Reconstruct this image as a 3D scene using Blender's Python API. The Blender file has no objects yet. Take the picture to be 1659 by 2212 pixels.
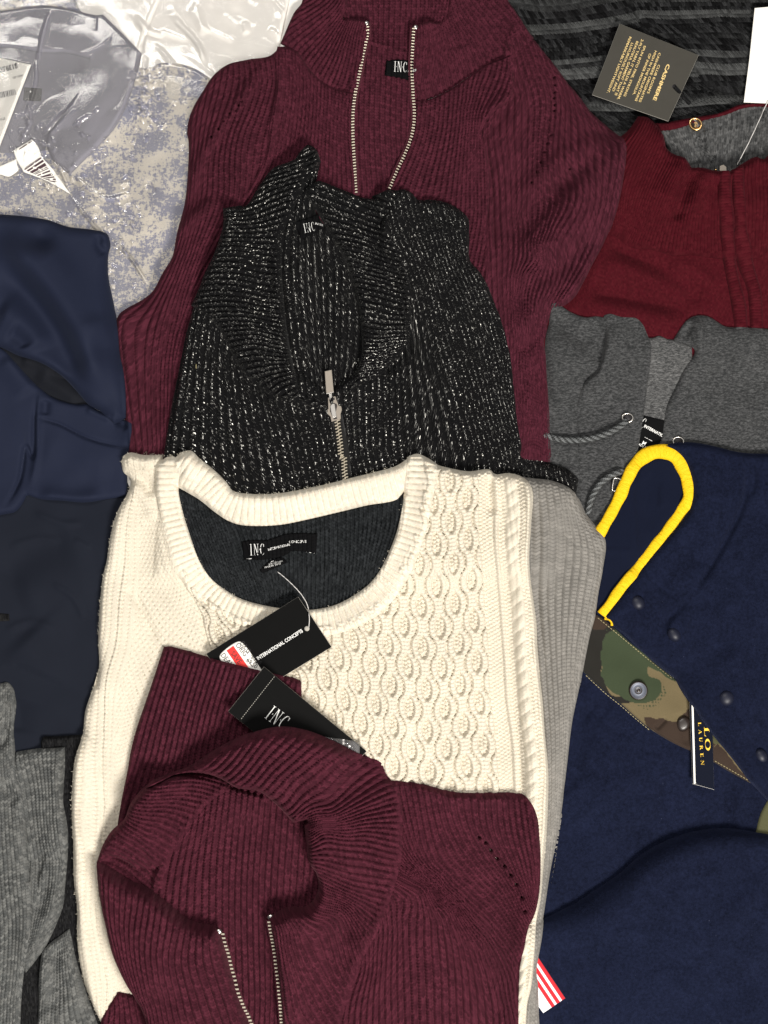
import bpy, bmesh, math, random
import numpy as np
from mathutils import Vector, Matrix

# ------------------------------------------------------------------ units
# Everything is laid out on the table in "plan" units (1 unit = U metres), x to the right, y towards
# the photographer, z up; U turns them into metres.
U = 0.00042
CX, CY = 829.5, 1106.0
CAMH = 2.2
HP = CAMH / U

scene = bpy.context.scene
col = scene.collection

# ------------------------------------------------------------------ camera, lamps, exposure
cam = bpy.data.objects.new('camera', bpy.data.cameras.new('camera'))
col.objects.link(cam)
cam.location = (0, 0, CAMH)
cam.rotation_euler = (0, 0, 0)
cam.data.sensor_fit = 'VERTICAL'
cam.data.sensor_height = 36
cam.data.lens = 36 * CAMH / (2212 * U)
cam.data.clip_end = 50
cam.data.clip_start = 0.05
scene.camera = cam

world = bpy.data.worlds.new('World')
scene.world = world
world.use_nodes = True
bg = world.node_tree.nodes['Background']
bg.inputs['Color'].default_value = (0.95, 0.97, 1.0, 1)
bg.inputs['Strength'].default_value = 0.10


def ceiling_lamp(name, loc, target, sx, sy, watts, color):
    L = bpy.data.lights.new(name, 'AREA')
    L.shape = 'RECTANGLE'
    L.size, L.size_y, L.energy, L.color = sx, sy, watts, color
    o = bpy.data.objects.new(name, L)
    col.objects.link(o)
    o.location = loc
    d = Vector(target) - Vector(loc)
    o.rotation_euler = d.to_track_quat('-Z', 'Y').to_euler()
    return o


ceiling_lamp('ceiling_lamp', (0.75, -1.35, 2.0), (0, 0, 0), 0.8, 0.4, 92, (1.0, 0.955, 0.89))
ceiling_lamp('ceiling_lamp', (0.1, 0.1, 2.9), (0.1, 0.1, 0), 2.2, 2.2, 17, (1.0, 0.97, 0.93))
ceiling_lamp('ceiling_lamp', (-0.45, 1.35, 2.3), (-0.1, 0.1, 0), 1.2, 0.4, 30, (1.0, 0.96, 0.9))

scene.view_settings.view_transform = 'Standard'
scene.view_settings.look = 'None'
scene.view_settings.exposure = 0.0
scene.view_settings.gamma = 1.0

# ------------------------------------------------------------------ coordinates
# Plan points are written in a few local frames (letter = frame) measured with one magnification.
K = 3.0243
FR = {'A': (0, 0), 'B': (700, 0), 'C': (1500, 0), 'D': (2024, 0), 'E': (0, 800), 'F': (600, 800), 'G': (1300, 800),
      'H': (2024, 800), 'I': (0, 1700), 'J': (600, 1700), 'K': (1400, 1700), 'L': (2024, 1700), 'M': (0, 2500),
      'N': (500, 2500), 'O': (1300, 2500), 'P': (2024, 2500), 'Q': (0, 3032), 'R': (400, 3032), 'S': (1300, 3032),
      'T': (2024, 3032)}


def pts(s):
    """'A 10,20 30,40! d 5,5' -> points, corner flags."""
    fr, out, cor = 'd', [], []
    for t in s.split():
        if ',' not in t:
            fr = t
            continue
        c = t.endswith('!')
        x, y = [float(q) for q in t.rstrip('!').split(',')]
        if fr != 'd':
            ox, oy = FR[fr]
            x, y = ox / 1.82278 + x / K, oy / 1.82278 + y / K
        out.append((x, y))
        cor.append(c)
    return np.array(out, float), cor


def _herm(p, step):
    if len(p) == 2:
        n = max(2, int(np.hypot(*(p[1] - p[0])) / step) + 1)
        return p[0] + (p[1] - p[0]) * np.linspace(0, 1, n)[:, None]
    t = np.concatenate([[0], np.cumsum(np.maximum(np.hypot(*np.diff(p, axis=0).T), 1e-3) ** 0.7)])
    dl = np.diff(p, axis=0) / np.diff(t)[:, None]
    m = np.empty_like(p)
    m[0], m[-1] = dl[0], dl[-1]
    w0, w1 = np.diff(t)[1:, None], np.diff(t)[:-1, None]
    m[1:-1] = (dl[:-1] * w0 + dl[1:] * w1) / (w0 + w1)
    out = []
    for i in range(len(p) - 1):
        n = max(1, int(math.ceil(np.hypot(*(p[i + 1] - p[i])) / step)))
        s = (np.arange(n) / n)[:, None]
        h = t[i + 1] - t[i]
        out.append((2 * s**3 - 3 * s**2 + 1) * p[i] + (s**3 - 2 * s**2 + s) * h * m[i]
                   + (-2 * s**3 + 3 * s**2) * p[i + 1] + (s**3 - s**2) * h * m[i + 1])
    out.append(p[-1:])
    return np.concatenate(out)


def curve(s, closed=False, step=3.0, f=1.0):
    p, cor = pts(s) if isinstance(s, str) else s
    p = np.array([CX, CY]) + (p - np.array([CX, CY])) * f
    n = len(p)
    if not closed:
        cut = [0] + [i for i in range(1, n - 1) if cor[i]] + [n - 1]
        segs = [_herm(p[a:b + 1], step) for a, b in zip(cut[:-1], cut[1:])]
        return np.concatenate([q[:-1] for q in segs] + [segs[-1][-1:]])
    ci = [i for i in range(n) if cor[i]]
    if not ci:
        q = np.concatenate([p[-2:], p, p[:3]])
        e = [len(_herm(q[:k + 1], step)) - 1 for k in (2, n + 2)]
        return _herm(q, step)[e[0]:e[1]]
    p = np.roll(p, -ci[0], axis=0)
    ci = [i - ci[0] for i in ci] + [n]
    p = np.concatenate([p, p[:1]])
    return np.concatenate([_herm(p[a:b + 1], step)[:-1] for a, b in zip(ci[:-1], ci[1:])])


# ------------------------------------------------------------------ height of the pile so far
GX0, GY0, GR = -200, -200, 2
GW, GH = 1040, 1320
G = np.zeros((GH, GW), np.float32)


def sample(x, y, arr=None):
    a = G if arr is None else arr
    fx = np.clip((np.asarray(x) - GX0) / GR, 0, GW - 1.001)
    fy = np.clip((np.asarray(y) - GY0) / GR, 0, GH - 1.001)
    ix, iy = fx.astype(int), fy.astype(int)
    dx, dy = fx - ix, fy - iy
    return (a[iy, ix] * (1 - dx) + a[iy, ix + 1] * dx) * (1 - dy) + (a[iy + 1, ix] * (1 - dx) + a[iy + 1, ix + 1] * dx) * dy


def box_blur(a, r):
    r = max(1, int(r))
    for ax in (0, 1):
        p = np.pad(a, [(r + 1, r) if k == ax else (0, 0) for k in (0, 1)], mode='edge')
        c = np.cumsum(p, axis=ax, dtype=np.float64)
        n = a.shape[ax]
        hi = np.take(c, np.arange(2 * r + 1, 2 * r + 1 + n), axis=ax)
        lo = np.take(c, np.arange(0, n), axis=ax)
        a = (hi - lo) / (2 * r + 1)
    return a


def blur(a, sig):
    for _ in range(3):
        a = box_blur(a, sig)
    return a


def noise2(X, Y, wl, seed):
    rg = np.random.RandomState(seed)
    g = rg.rand(64, 64) * 2 - 1
    x, y = X / wl + 100, Y / wl + 100
    ix, iy = np.floor(x).astype(int), np.floor(y).astype(int)
    fx, fy = x - ix, y - iy
    fx, fy = fx * fx * (3 - 2 * fx), fy * fy * (3 - 2 * fy)
    q = lambda a, b: g[a % 64, b % 64]
    return (q(iy, ix) * (1 - fx) + q(iy, ix + 1) * fx) * (1 - fy) + (q(iy + 1, ix) * (1 - fx) + q(iy + 1, ix + 1) * fx) * fy


def polydist(xs, ys, path, R, closed=False):
    """Distance (capped at R), nearest point, arc length and side of a polyline on a grid."""
    h, w = len(ys), len(xs)
    D = np.full((h, w), R * R, np.float64)
    NX, NY = np.zeros((h, w)), np.zeros((h, w))
    S, SG = np.zeros((h, w)), np.ones((h, w))
    a = path
    b = np.roll(path, -1, axis=0) if closed else path[1:]
    s = 0.0
    x0, y0, st = xs[0], ys[0], xs[1] - xs[0]
    for (ax, ay), (bx, by) in zip(a, b):
        vx, vy = bx - ax, by - ay
        l2 = vx * vx + vy * vy
        if l2 < 1e-9:
            continue
        i0, i1 = int(max(0, (min(ay, by) - R - y0) / st)), int(min(h, (max(ay, by) + R - y0) / st + 2))
        j0, j1 = int(max(0, (min(ax, bx) - R - x0) / st)), int(min(w, (max(ax, bx) + R - x0) / st + 2))
        if i0 < i1 and j0 < j1:
            X, Y = xs[None, j0:j1], ys[i0:i1, None]
            t = np.clip(((X - ax) * vx + (Y - ay) * vy) / l2, 0, 1)
            px, py = ax + t * vx, ay + t * vy
            d = (X - px) ** 2 + (Y - py) ** 2
            k = d < D[i0:i1, j0:j1]
            for arr, val in ((D, d), (NX, px), (NY, py), (S, s + t * math.sqrt(l2)), (SG, vx * (Y - ay) - vy * (X - ax))):
                arr[i0:i1, j0:j1][k] = np.broadcast_to(val, k.shape)[k]
        s += math.sqrt(l2)
    return np.sqrt(D), NX, NY, S, np.sign(SG), s


def inside(xs, ys, poly):
    M = np.zeros((len(ys), len(xs)), bool)
    for (ax, ay), (bx, by) in zip(poly, np.roll(poly, -1, axis=0)):
        if ay == by:
            continue
        lo, hi = min(ay, by), max(ay, by)
        r = np.nonzero((ys >= lo) & (ys < hi))[0]
        if len(r):
            xc = ax + (ys[r] - ay) * (bx - ax) / (by - ay)
            M[r] ^= xs[None, :] > xc[:, None]
    return M


def tps(P, V, lam=0.004):
    n = len(P)
    Q = P / 300.0
    r2 = ((Q[:, None] - Q[None]) ** 2).sum(-1)
    A = np.zeros((n + 3, n + 3))
    A[:n, :n] = r2 * np.log(r2 + 1e-12) * 0.5 + lam * np.eye(n)
    A[:n, n] = 1
    A[:n, n + 1:] = Q
    A[n:, :n] = A[:n, n:].T
    W = np.linalg.solve(A, np.concatenate([V, np.zeros((3, V.shape[1]))]))

    def ev(x, y):
        x, y = x / 300.0, y / 300.0
        out = W[n] + np.outer(x, W[n + 1]) + np.outer(y, W[n + 2])
        for k in range(n):
            r = (x - Q[k, 0]) ** 2 + (y - Q[k, 1]) ** 2
            out += np.outer(r * np.log(r + 1e-12) * 0.5, W[k])
        return out
    return ev


# ------------------------------------------------------------------ objects
def tag(o, label=None, cat=None, group=None, kind=None):
    for k, v in (('label', label), ('category', cat), ('group', group), ('kind', kind)):
        if v:
            o[k] = v
    return o


def thing(name, label, cat, at, group=None):
    o = bpy.data.objects.new(name, None)
    col.objects.link(o)
    p = pts(at)[0][0]
    o.location = ((p[0] - CX) * U, (CY - p[1]) * U, 0)
    o.empty_display_size = 0.03
    return tag(o, label, cat, group)


def world_of(o):
    v = Vector((0, 0, 0))
    while o is not None:
        v = v + o.location
        o = o.parent
    return v


def link(name, me, parent):
    o = bpy.data.objects.new(name, me)
    col.objects.link(o)
    if parent is not None:
        o.parent = parent
    return o


def to_world(x, y, z, parent):
    c = np.stack([(np.asarray(x) - CX) * U, (CY - np.asarray(y)) * U, np.asarray(z) * U], -1)
    return c - np.array(world_of(parent)) if parent is not None else c


def raw_mesh(name, co, faces, mats, uv=None, smooth=True, midx=None):
    me = bpy.data.meshes.new(name)
    if isinstance(faces, np.ndarray):
        nf, k = faces.shape
        me.vertices.add(len(co))
        me.vertices.foreach_set('co', co.astype(np.float32).ravel())
        me.loops.add(nf * k)
        me.loops.foreach_set('vertex_index', faces.astype(np.int32).ravel())
        me.polygons.add(nf)
        me.polygons.foreach_set('loop_start', np.arange(0, nf * k, k, dtype=np.int32))
        me.polygons.foreach_set('loop_total', np.full(nf, k, np.int32))
        if uv is not None:
            l = me.uv_layers.new(name='UVMap')
            l.data.foreach_set('uv', uv[faces.ravel()].astype(np.float32).ravel())
    else:
        me.from_pydata([tuple(c) for c in co], [], faces)
    me.polygons.foreach_set('use_smooth', np.full(len(me.polygons), smooth, bool))
    for m in (mats if isinstance(mats, (list, tuple)) else [mats]):
        me.materials.append(m)
    if midx is not None:
        me.polygons.foreach_set('material_index', np.array(midx, np.int32))
    me.update()
    return me


def ss(x):
    x = np.clip(x, 0, 1)
    return x * x * (3 - 2 * x)


LAST = {}
FOLD = 1.8


def sheet(name, parent, mat, outline, lift=8, edge=12, step=2, drape=16, folds=(), knit=None, noise=(0, 80), seed=1,
          f=None, paint=None, label=None, follow=1.0, soft=()):
    """A piece of cloth lying on the pile: outline, thickness with a rounded edge, folds and knitted relief."""
    global G
    if f is None:
        p0 = curve(outline, True, 8)
        xs = np.arange(p0[:, 0].min(), p0[:, 0].max(), 12.0)
        ys = np.arange(p0[:, 1].min(), p0[:, 1].max(), 12.0)
        m = inside(xs, ys, p0)
        g = sample(*np.meshgrid(xs, ys))
        f = 1 - (float(g[m].mean() if m.any() else 0) + lift) / HP
    poly = curve(outline, True, 3, f)
    poly = np.clip(poly, [-180, -180], [1860, 2420])
    st = float(step)
    al = lambda v: math.floor((v - GX0) / st) * st + GX0
    xs = np.arange(al(poly[:, 0].min()) - 2 * st, poly[:, 0].max() + 3 * st, st)
    ys = np.arange(al(poly[:, 1].min()) - 2 * st, poly[:, 1].max() + 3 * st, st)
    M = inside(xs, ys, poly)
    R = max(edge, 4 * st) + 4
    D, NX, NY, S, _, _ = polydist(xs, ys, poly, R, True)
    cell = M[:-1, :-1] | M[1:, :-1] | M[:-1, 1:] | M[1:, 1:]
    used = np.zeros(M.shape, bool)
    for a in (slice(0, -1), slice(1, None)):
        for b in (slice(0, -1), slice(1, None)):
            used[a, b] |= cell
    X, Y = np.meshgrid(xs, ys)
    X, Y = X.copy(), Y.copy()
    out = used & ~M
    X[out], Y[out] = NX[out], NY[out]
    d = np.where(M, D, 0.0)
    Gs = sample(X, Y)
    # drape over what lies below
    k = max(1, int(round(4 / st)))
    Ms = M[::k, ::k].astype(float)
    gs = Gs[::k, ::k]
    r = drape / (st * k)
    Bl = blur(np.where(Ms > 0, gs, 0), r) / np.maximum(blur(Ms, r), 1e-3)
    iy = np.clip(np.arange(len(ys)) / k, 0, Bl.shape[0] - 1.001)
    ix = np.clip(np.arange(len(xs)) / k, 0, Bl.shape[1] - 1.001)
    a, b = iy.astype(int), ix.astype(int)
    fy, fx = (iy - a)[:, None], (ix - b)[None]
    Bl = np.pad(Bl, ((0, 1), (0, 1)), mode='edge')
    Dr = (Bl[a][:, b] * (1 - fx) + Bl[a][:, b + 1] * fx) * (1 - fy) + (Bl[a + 1][:, b] * (1 - fx) + Bl[a + 1][:, b + 1] * fx) * fy
    lf = np.full(M.shape, float(lift))
    for spath, sw, smin in soft:
        sd = polydist(xs, ys, curve(spath, False, 4, f), sw)[0]
        lf = lf * (smin + (1 - smin) * ss(sd / sw))
    top = Dr * follow + Gs * (1 - follow) + lf
    if noise[0]:
        top = top + noise[0] * (noise2(X, Y, noise[1], seed) + 0.5 * noise2(X, Y, noise[1] * 0.45, seed + 7))
    for fo in folds:
        kind, path, amp, wd = fo[:4]
        amp = amp * FOLD
        pa = curve(path, False, 4, f)
        Rf = {'r': 3.2 * wd, 's': fo[4] * 3 if len(fo) > 4 else 4 * wd}[kind]
        fd, _, _, fs, sg, L = polydist(xs, ys, pa, Rf)
        tp = ss(np.minimum(fs, L - fs) / (0.22 * L))
        if kind == 'r':
            top = top + amp * tp * np.exp(-(fd / wd) ** 2)
        else:
            sd = fd * sg
            top = top + amp * tp * ss(sd / wd * 0.5 + 0.5) * np.exp(-np.maximum(sd, 0) / fo[4]) * (fd < Rf)
    top = np.maximum(top, Gs + 2.4)
    e = np.clip(d / edge, 0, 1)
    prof = np.sqrt(np.maximum(0, 1 - (1 - e) ** 2))
    z = Gs + .7 + (top - Gs - .7) * prof
    uv = np.stack([X.ravel() / 10, Y.ravel() / 10], -1)
    if knit:
        stl = knit.get('stitch', 6.5)
        if 'spine' in knit:
            sp = curve(knit['spine'], False, 3, f)
            sd, _, _, s_, sg, _ = polydist(xs, ys, sp, knit.get('R', 90))
            u, v = s_.ravel() / knit['period'], (sd * sg).ravel() / stl
        else:
            PP, VV = [], []
            for gd in knit['g']:
                c = curve(gd[1], False, 4, f)
                n = max(3, int(len(c) * 4 / 45))
                ii = np.linspace(0, len(c) - 1, n).astype(int)
                al_ = np.concatenate([[0], np.cumsum(np.hypot(*np.diff(c, axis=0).T))])
                v0 = gd[2] if len(gd) > 2 else 0
                for i in ii:
                    PP.append(c[i])
                    VV.append((gd[0], (al_[i] + v0) / stl))
            uvv = tps(np.array(PP), np.array(VV), knit.get('lam', 0.004))(X.ravel(), Y.ravel())
            u, v = uvv[:, 0], uvv[:, 1]
            if 'per' in knit:
                ug = u.reshape(X.shape)
                gr = np.hypot(ug[1:-1, 2:] - ug[1:-1, :-2], ug[2:, 1:-1] - ug[:-2, 1:-1]) / (2 * st)
                u = u / (knit['per'] * np.median(gr[M[1:-1, 1:-1]]))
        uv = np.stack([u, v], -1)
        rel = knit['h'](u, v).reshape(X.shape)
        z = np.maximum(z + rel * ss(d / max(3.0, edge * 0.5)), Gs + .6)
    for h in (knit or {}).get('holes', ()):
        hp = curve(h[0], False, 200, f) if isinstance(h[0], str) else h[0]
        hp, _ = pts(h[0])
        hp = np.array([CX, CY]) + (hp - np.array([CX, CY])) * f
        for hx, hy in hp:
            z = z - h[1] * np.exp(-(((X - hx) ** 2 + (Y - hy) ** 2) / h[2] ** 2) ** 2)
    idx = np.full(M.shape, -1, np.int64)
    idx[used] = np.arange(used.sum())
    c = np.nonzero(cell)
    q = np.stack([idx[c[0], c[1]], idx[c[0] + 1, c[1]], idx[c[0] + 1, c[1] + 1], idx[c[0], c[1] + 1]], -1)
    co = to_world(X[used], Y[used], z[used], parent)
    me = raw_mesh(name, co, q, mat, uv[used.ravel()])
    if paint:
        at = me.color_attributes.new('print', 'FLOAT_COLOR', 'POINT')
        cc = paint(X[used], Y[used], f)
        at.data.foreach_set('color', np.concatenate([cc, np.ones((len(cc), 1))], 1).astype(np.float32).ravel())
    o = link(name, me, parent)
    if label:
        o['label'] = label
    # the pile is now higher here
    zf = np.where(used, z, Gs)
    gx = np.arange(max(GX0, xs[0]), min(GX0 + GR * (GW - 1), xs[-1]), GR)
    gy = np.arange(max(GY0, ys[0]), min(GY0 + GR * (GH - 1), ys[-1]), GR)
    mm = inside(gx, gy, poly)
    fx, fy = np.clip((gx - xs[0]) / st, 0, len(xs) - 1.001), np.clip((gy - ys[0]) / st, 0, len(ys) - 1.001)
    jx, jy = fx.astype(int), fy.astype(int)
    fx, fy = (fx - jx)[None], (fy - jy)[:, None]
    zz = (zf[jy][:, jx] * (1 - fx) + zf[jy][:, jx + 1] * fx) * (1 - fy) + (zf[jy + 1][:, jx] * (1 - fx) + zf[jy + 1][:, jx + 1] * fx) * fy
    sx, sy = int((gx[0] - GX0) / GR), int((gy[0] - GY0) / GR)
    blk = G[sy:sy + len(gy), sx:sx + len(gx)]
    blk[mm] = zz[mm].astype(np.float32)
    LAST['f'] = f
    o['plan_scale'] = f
    return o


def F(o):
    return o['plan_scale']


def card(name, parent, mats, outline, thick=2.0, gap=0.6, pct=100, f=None, tilt=None):
    """A stiff flat card resting on the pile: top and bottom faces, real edges."""
    global G
    p0, _ = pts(outline)
    if f is None:
        f = 1 - float(sample(p0[:, 0].mean(), p0[:, 1].mean())) / HP
    p = np.array([CX, CY]) + (p0 - np.array([CX, CY])) * f
    gx = GX0 + GR * np.arange(GW)
    gy = GY0 + GR * np.arange(GH)
    j0, j1 = np.searchsorted(gx, [p[:, 0].min() - 2, p[:, 0].max() + 2])
    i0, i1 = np.searchsorted(gy, [p[:, 1].min() - 2, p[:, 1].max() + 2])
    m = inside(gx[j0:j1], gy[i0:i1], p)
    XX, YY = np.meshgrid(gx[j0:j1], gy[i0:i1])
    A = np.stack([XX[m] - CX, YY[m] - CY, np.ones(m.sum())], -1)
    zz = G[i0:i1, j0:j1][m]
    w = np.linalg.lstsq(A, zz, rcond=None)[0]
    w[2] += np.percentile(zz - A @ w, pct) + gap
    pl = lambda x, y: (x - CX) * w[0] + (y - CY) * w[1] + w[2]
    n = len(p)
    area = sum(p[i, 0] * p[(i + 1) % n, 1] - p[(i + 1) % n, 0] * p[i, 1] for i in range(n))
    if area > 0:
        p = p[::-1]
    z = pl(p[:, 0], p[:, 1])
    c = p.mean(0)
    inn = c + (p - c) * (1 - 0.5 / np.maximum(np.hypot(*(p - c).T), 1))[:, None]
    co = np.concatenate([to_world(p[:, 0], p[:, 1], z, parent), to_world(p[:, 0], p[:, 1], z + thick * 0.75, parent),
                         to_world(inn[:, 0], inn[:, 1], z + thick, parent)])
    fs = [list(range(n))[::-1], [2 * n + i for i in range(n)]]
    mi = [1, 0]
    for k in (0, n):
        for i in range(n):
            j = (i + 1) % n
            fs.append([k + i, k + j, k + n + j, k + n + i])
            mi.append(1)
    me = raw_mesh(name, co, fs, mats, None, False, mi)
    o = link(name, me, parent)
    G[i0:i1, j0:j1][m] = (pl(XX[m], YY[m]) + thick).astype(np.float32)
    o['plan_scale'] = f
    return o


def place_flat(name, parent, mat, V, faces, at, size, rot, f, dz=0.7, sx=1.0, shear=0.0):
    """Flat print: shape coordinates in em (x right, y up) laid on the surface below."""
    p = pts(at)[0][0] if isinstance(at, str) else np.array(at)
    V = np.asarray(V, float)
    x, y = V[:, 0] * sx * size + V[:, 1] * shear * size, V[:, 1] * size
    a = math.radians(rot)
    px = p[0] + x * math.cos(a) - y * math.sin(a)
    py = p[1] - (x * math.sin(a) + y * math.cos(a))
    px, py = CX + (px - CX) * f, CY + (py - CY) * f
    co = to_world(px, py, sample(px, py) + dz, parent)
    fs = []
    for q in faces:
        s = sum(co[q[i]][0] * co[q[(i + 1) % len(q)]][1] - co[q[(i + 1) % len(q)]][0] * co[q[i]][1] for i in range(len(q)))
        fs.append(list(q) if s > 0 else list(q)[::-1])
    return link(name, raw_mesh(name, co, fs, mat, None, False), parent)


def text(parent, s, at, size, rot, mat, f, sx=1.0, width=None, dz=0.7, bold=0.0, align='LEFT', name='lettering', shear=0.0, gap=1.0):
    cu = bpy.data.curves.new('t', 'FONT')
    cu.body = s
    cu.align_x = align
    cu.offset = bold
    cu.resolution_u = 3
    cu.space_character = gap
    o = bpy.data.objects.new('t', cu)
    col.objects.link(o)
    dg = bpy.context.evaluated_depsgraph_get()
    me = bpy.data.meshes.new_from_object(o.evaluated_get(dg))
    V = [(v.co.x / 0.7, v.co.y / 0.7) for v in me.vertices]     # cap height = 1
    fs = [tuple(q.vertices) for q in me.polygons]
    if width:
        xx = [v[0] for v in V]
        sx = width / ((max(xx) - min(xx)) * size)
    bpy.data.objects.remove(o)
    bpy.data.curves.remove(cu)
    bpy.data.meshes.remove(me)
    return place_flat(name, parent, mat, V, fs, at, size, rot, f, dz, sx, shear)


def glyphs(polys):
    V, fs = [], []
    for q in polys:
        fs.append(tuple(range(len(V), len(V) + len(q))))
        V += q
    return V, fs


def R4(x0, y0, x1, y1):
    return [(x0, y0), (x1, y0), (x1, y1), (x0, y1)]


def arc(cx, cy, rx, ry, irx, iry, a0, a1, n=18, icx=None):
    icx = cx if icx is None else icx
    out = []
    for i in range(n):
        t0, t1 = [math.radians(a0 + (a1 - a0) * k / n) for k in (i, i + 1)]
        out.append([(cx + rx * math.cos(t0), cy + ry * math.sin(t0)), (cx + rx * math.cos(t1), cy + ry * math.sin(t1)),
                    (icx + irx * math.cos(t1), cy + iry * math.sin(t1)), (icx + irx * math.cos(t0), cy + iry * math.sin(t0))])
    return out


def inc_logo():
    """The tall narrow three-letter monogram with dots between the letters."""
    q = [R4(.06, 0, .12, 1), R4(0, 0, .18, .03), R4(0, .97, .18, 1), R4(.25, .46, .29, .54)]
    q += [R4(.40, 0, .43, 1), R4(.34, 0, .49, .03), R4(.34, .97, .44, 1), [(.40, 1), (.48, 1), (.76, 0), (.70, 0)],
          R4(.72, 0, .75, 1), R4(.67, .97, .82, 1), R4(.88, .46, .92, .54)]
    q += arc(1.17, .5, .2, .5, .15, .475, 48, 318, 18, 1.185) + [R4(1.29, .72, 1.325, .95)]
    return glyphs(q)


SER = {
    'O': (.86, lambda: arc(.43, .5, .42, .52, .26, .48, 0, 360, 20)),
    'L': (.72, lambda: [R4(.1, 0, .28, 1), R4(0, .96, .38, 1), R4(0, 0, .64, .05), [(.58, .05), (.64, .05), (.68, .3), (.65, .3)]]),
    'P': (.72, lambda: [R4(.1, 0, .28, 1), R4(0, .96, .3, 1), R4(0, 0, .38, .04)] + arc(.28, .73, .38, .27, .22, .22, -90, 90, 10)),
    'A': (.86, lambda: [[(.08, 0), (.13, 0), (.44, 1), (.40, 1)], [(.36, 1), (.48, 1), (.8, 0), (.6, 0)], R4(.22, .32, .6, .36),
                       R4(0, 0, .24, .04), R4(.52, 0, .88, .04)]),
    'U': (.84, lambda: [R4(.08, .3, .26, 1), R4(.66, .3, .7, 1), R4(0, .96, .34, 1), R4(.56, .96, .8, 1)]
          + arc(.39, .3, .31, .32, .13, .26, 180, 360, 12)),
    'R': (.84, lambda: [R4(.1, 0, .28, 1), R4(0, .96, .3, 1), R4(0, 0, .38, .04), [(.36, .5), (.54, .5), (.84, 0), (.64, 0)]]
          + arc(.28, .75, .36, .25, .2, .2, -90, 90, 10)),
    'E': (.74, lambda: [R4(.1, 0, .28, 1), R4(0, .95, .66, 1), R4(0, 0, .68, .05), R4(.28, .48, .5, .52), R4(.62, .75, .66, .95),
                       R4(.64, .05, .68, .28), R4(.47, .4, .5, .6)]),
    'N': (.9, lambda: [R4(.1, 0, .14, 1), R4(.7, 0, .74, 1), [(.06, 1), (.24, 1), (.74, 0), (.68, 0)], R4(0, 0, .24, .04),
                      R4(.6, .96, .84, 1), R4(0, .96, .16, 1)]),
    'H': (.9, lambda: [R4(.1, 0, .28, 1), R4(.6, 0, .78, 1), R4(.2, .48, .7, .53), R4(0, 0, .38, .04), R4(.5, 0, .88, .04),
                      R4(0, .96, .38, 1), R4(.5, .96, .88, 1)]),
}


def serif(s, gap=.12):
    V, fs, x = [], [], 0.0
    for ch in s:
        if ch == ' ':
            x += .5
            continue
        w, fn = SER[ch]
        v, q = glyphs(fn())
        fs += [tuple(i + len(V) for i in t) for t in q]
        V += [(a + x, b) for a, b in v]
        x += w + gap
    return V, fs


def sweep(name, parent, mat, path, rad, zoff=None, f=1.0, sides=10, flat=1.0, zs=None, uvper=None, rfun=None, dy=4.0):
    """A tube following a path laid on the pile (or at heights zs above it)."""
    c = curve(path, False, dy, f)
    n = len(c)
    z = sample(c[:, 0], c[:, 1])
    if zs is not None:
        z = np.interp(np.linspace(0, 1, n), np.linspace(0, 1, len(zs)), zs) + (z if zoff is None else 0)
    else:
        zz = z.copy()
        for _ in range(3):
            zz = np.convolve(np.pad(zz, 2, mode='edge'), np.ones(5) / 5, 'valid')
        z = np.maximum(zz, z * 0.5 + zz * 0.5) + (rad * flat * 0.8 if zoff is None else zoff)
    t = np.gradient(c, axis=0)
    t /= np.maximum(np.hypot(*t.T), 1e-6)[:, None]
    nx, ny = -t[:, 1], t[:, 0]
    L = np.concatenate([[0], np.cumsum(np.hypot(*np.diff(c, axis=0).T))])
    rr = np.full(n, float(rad)) if rfun is None else rad * rfun(L / L[-1])
    V, UVs = [], []
    for k in range(sides):
        a = 2 * math.pi * k / sides
        V.append(np.stack([c[:, 0] + nx * rr * math.cos(a), c[:, 1] + ny * rr * math.cos(a), z + rr * flat * math.sin(a)], -1))
        UVs.append(np.stack([np.full(n, k / sides * 6), L / (uvper or 6)], -1))
    V = np.stack(V, 1).reshape(-1, 3)
    UVs = np.stack(UVs, 1).reshape(-1, 2)
    i = np.arange(n - 1)[:, None] * sides
    k = np.arange(sides)[None]
    k2 = (k + 1) % sides
    q = np.stack([i + k, i + sides + k, i + sides + k2, i + k2], -1).reshape(-1, 4)
    co = to_world(V[:, 0], V[:, 1], V[:, 2], parent)
    me = raw_mesh(name, co, q, mat, UVs)
    bm = bmesh.new()
    bm.from_mesh(me)
    bmesh.ops.holes_fill(bm, edges=[e for e in bm.edges if e.is_boundary])
    bmesh.ops.recalc_face_normals(bm, faces=bm.faces)
    bm.to_mesh(me)
    bm.free()
    return link(name, me, parent)


def bevel_box(name, sx, sy, sz, mat, b=0.25):
    bm = bmesh.new()
    bmesh.ops.create_cube(bm, size=1)
    for v in bm.verts:
        v.co = Vector((v.co.x * sx * U, v.co.y * sy * U, (v.co.z + .5) * sz * U))
    bmesh.ops.bevel(bm, geom=bm.edges[:], offset=b * min(sx, sy, sz) * U, segments=1, affect='EDGES')
    me = bpy.data.meshes.new(name)
    bm.to_mesh(me)
    bm.free()
    me.materials.append(mat)
    return me


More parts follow.
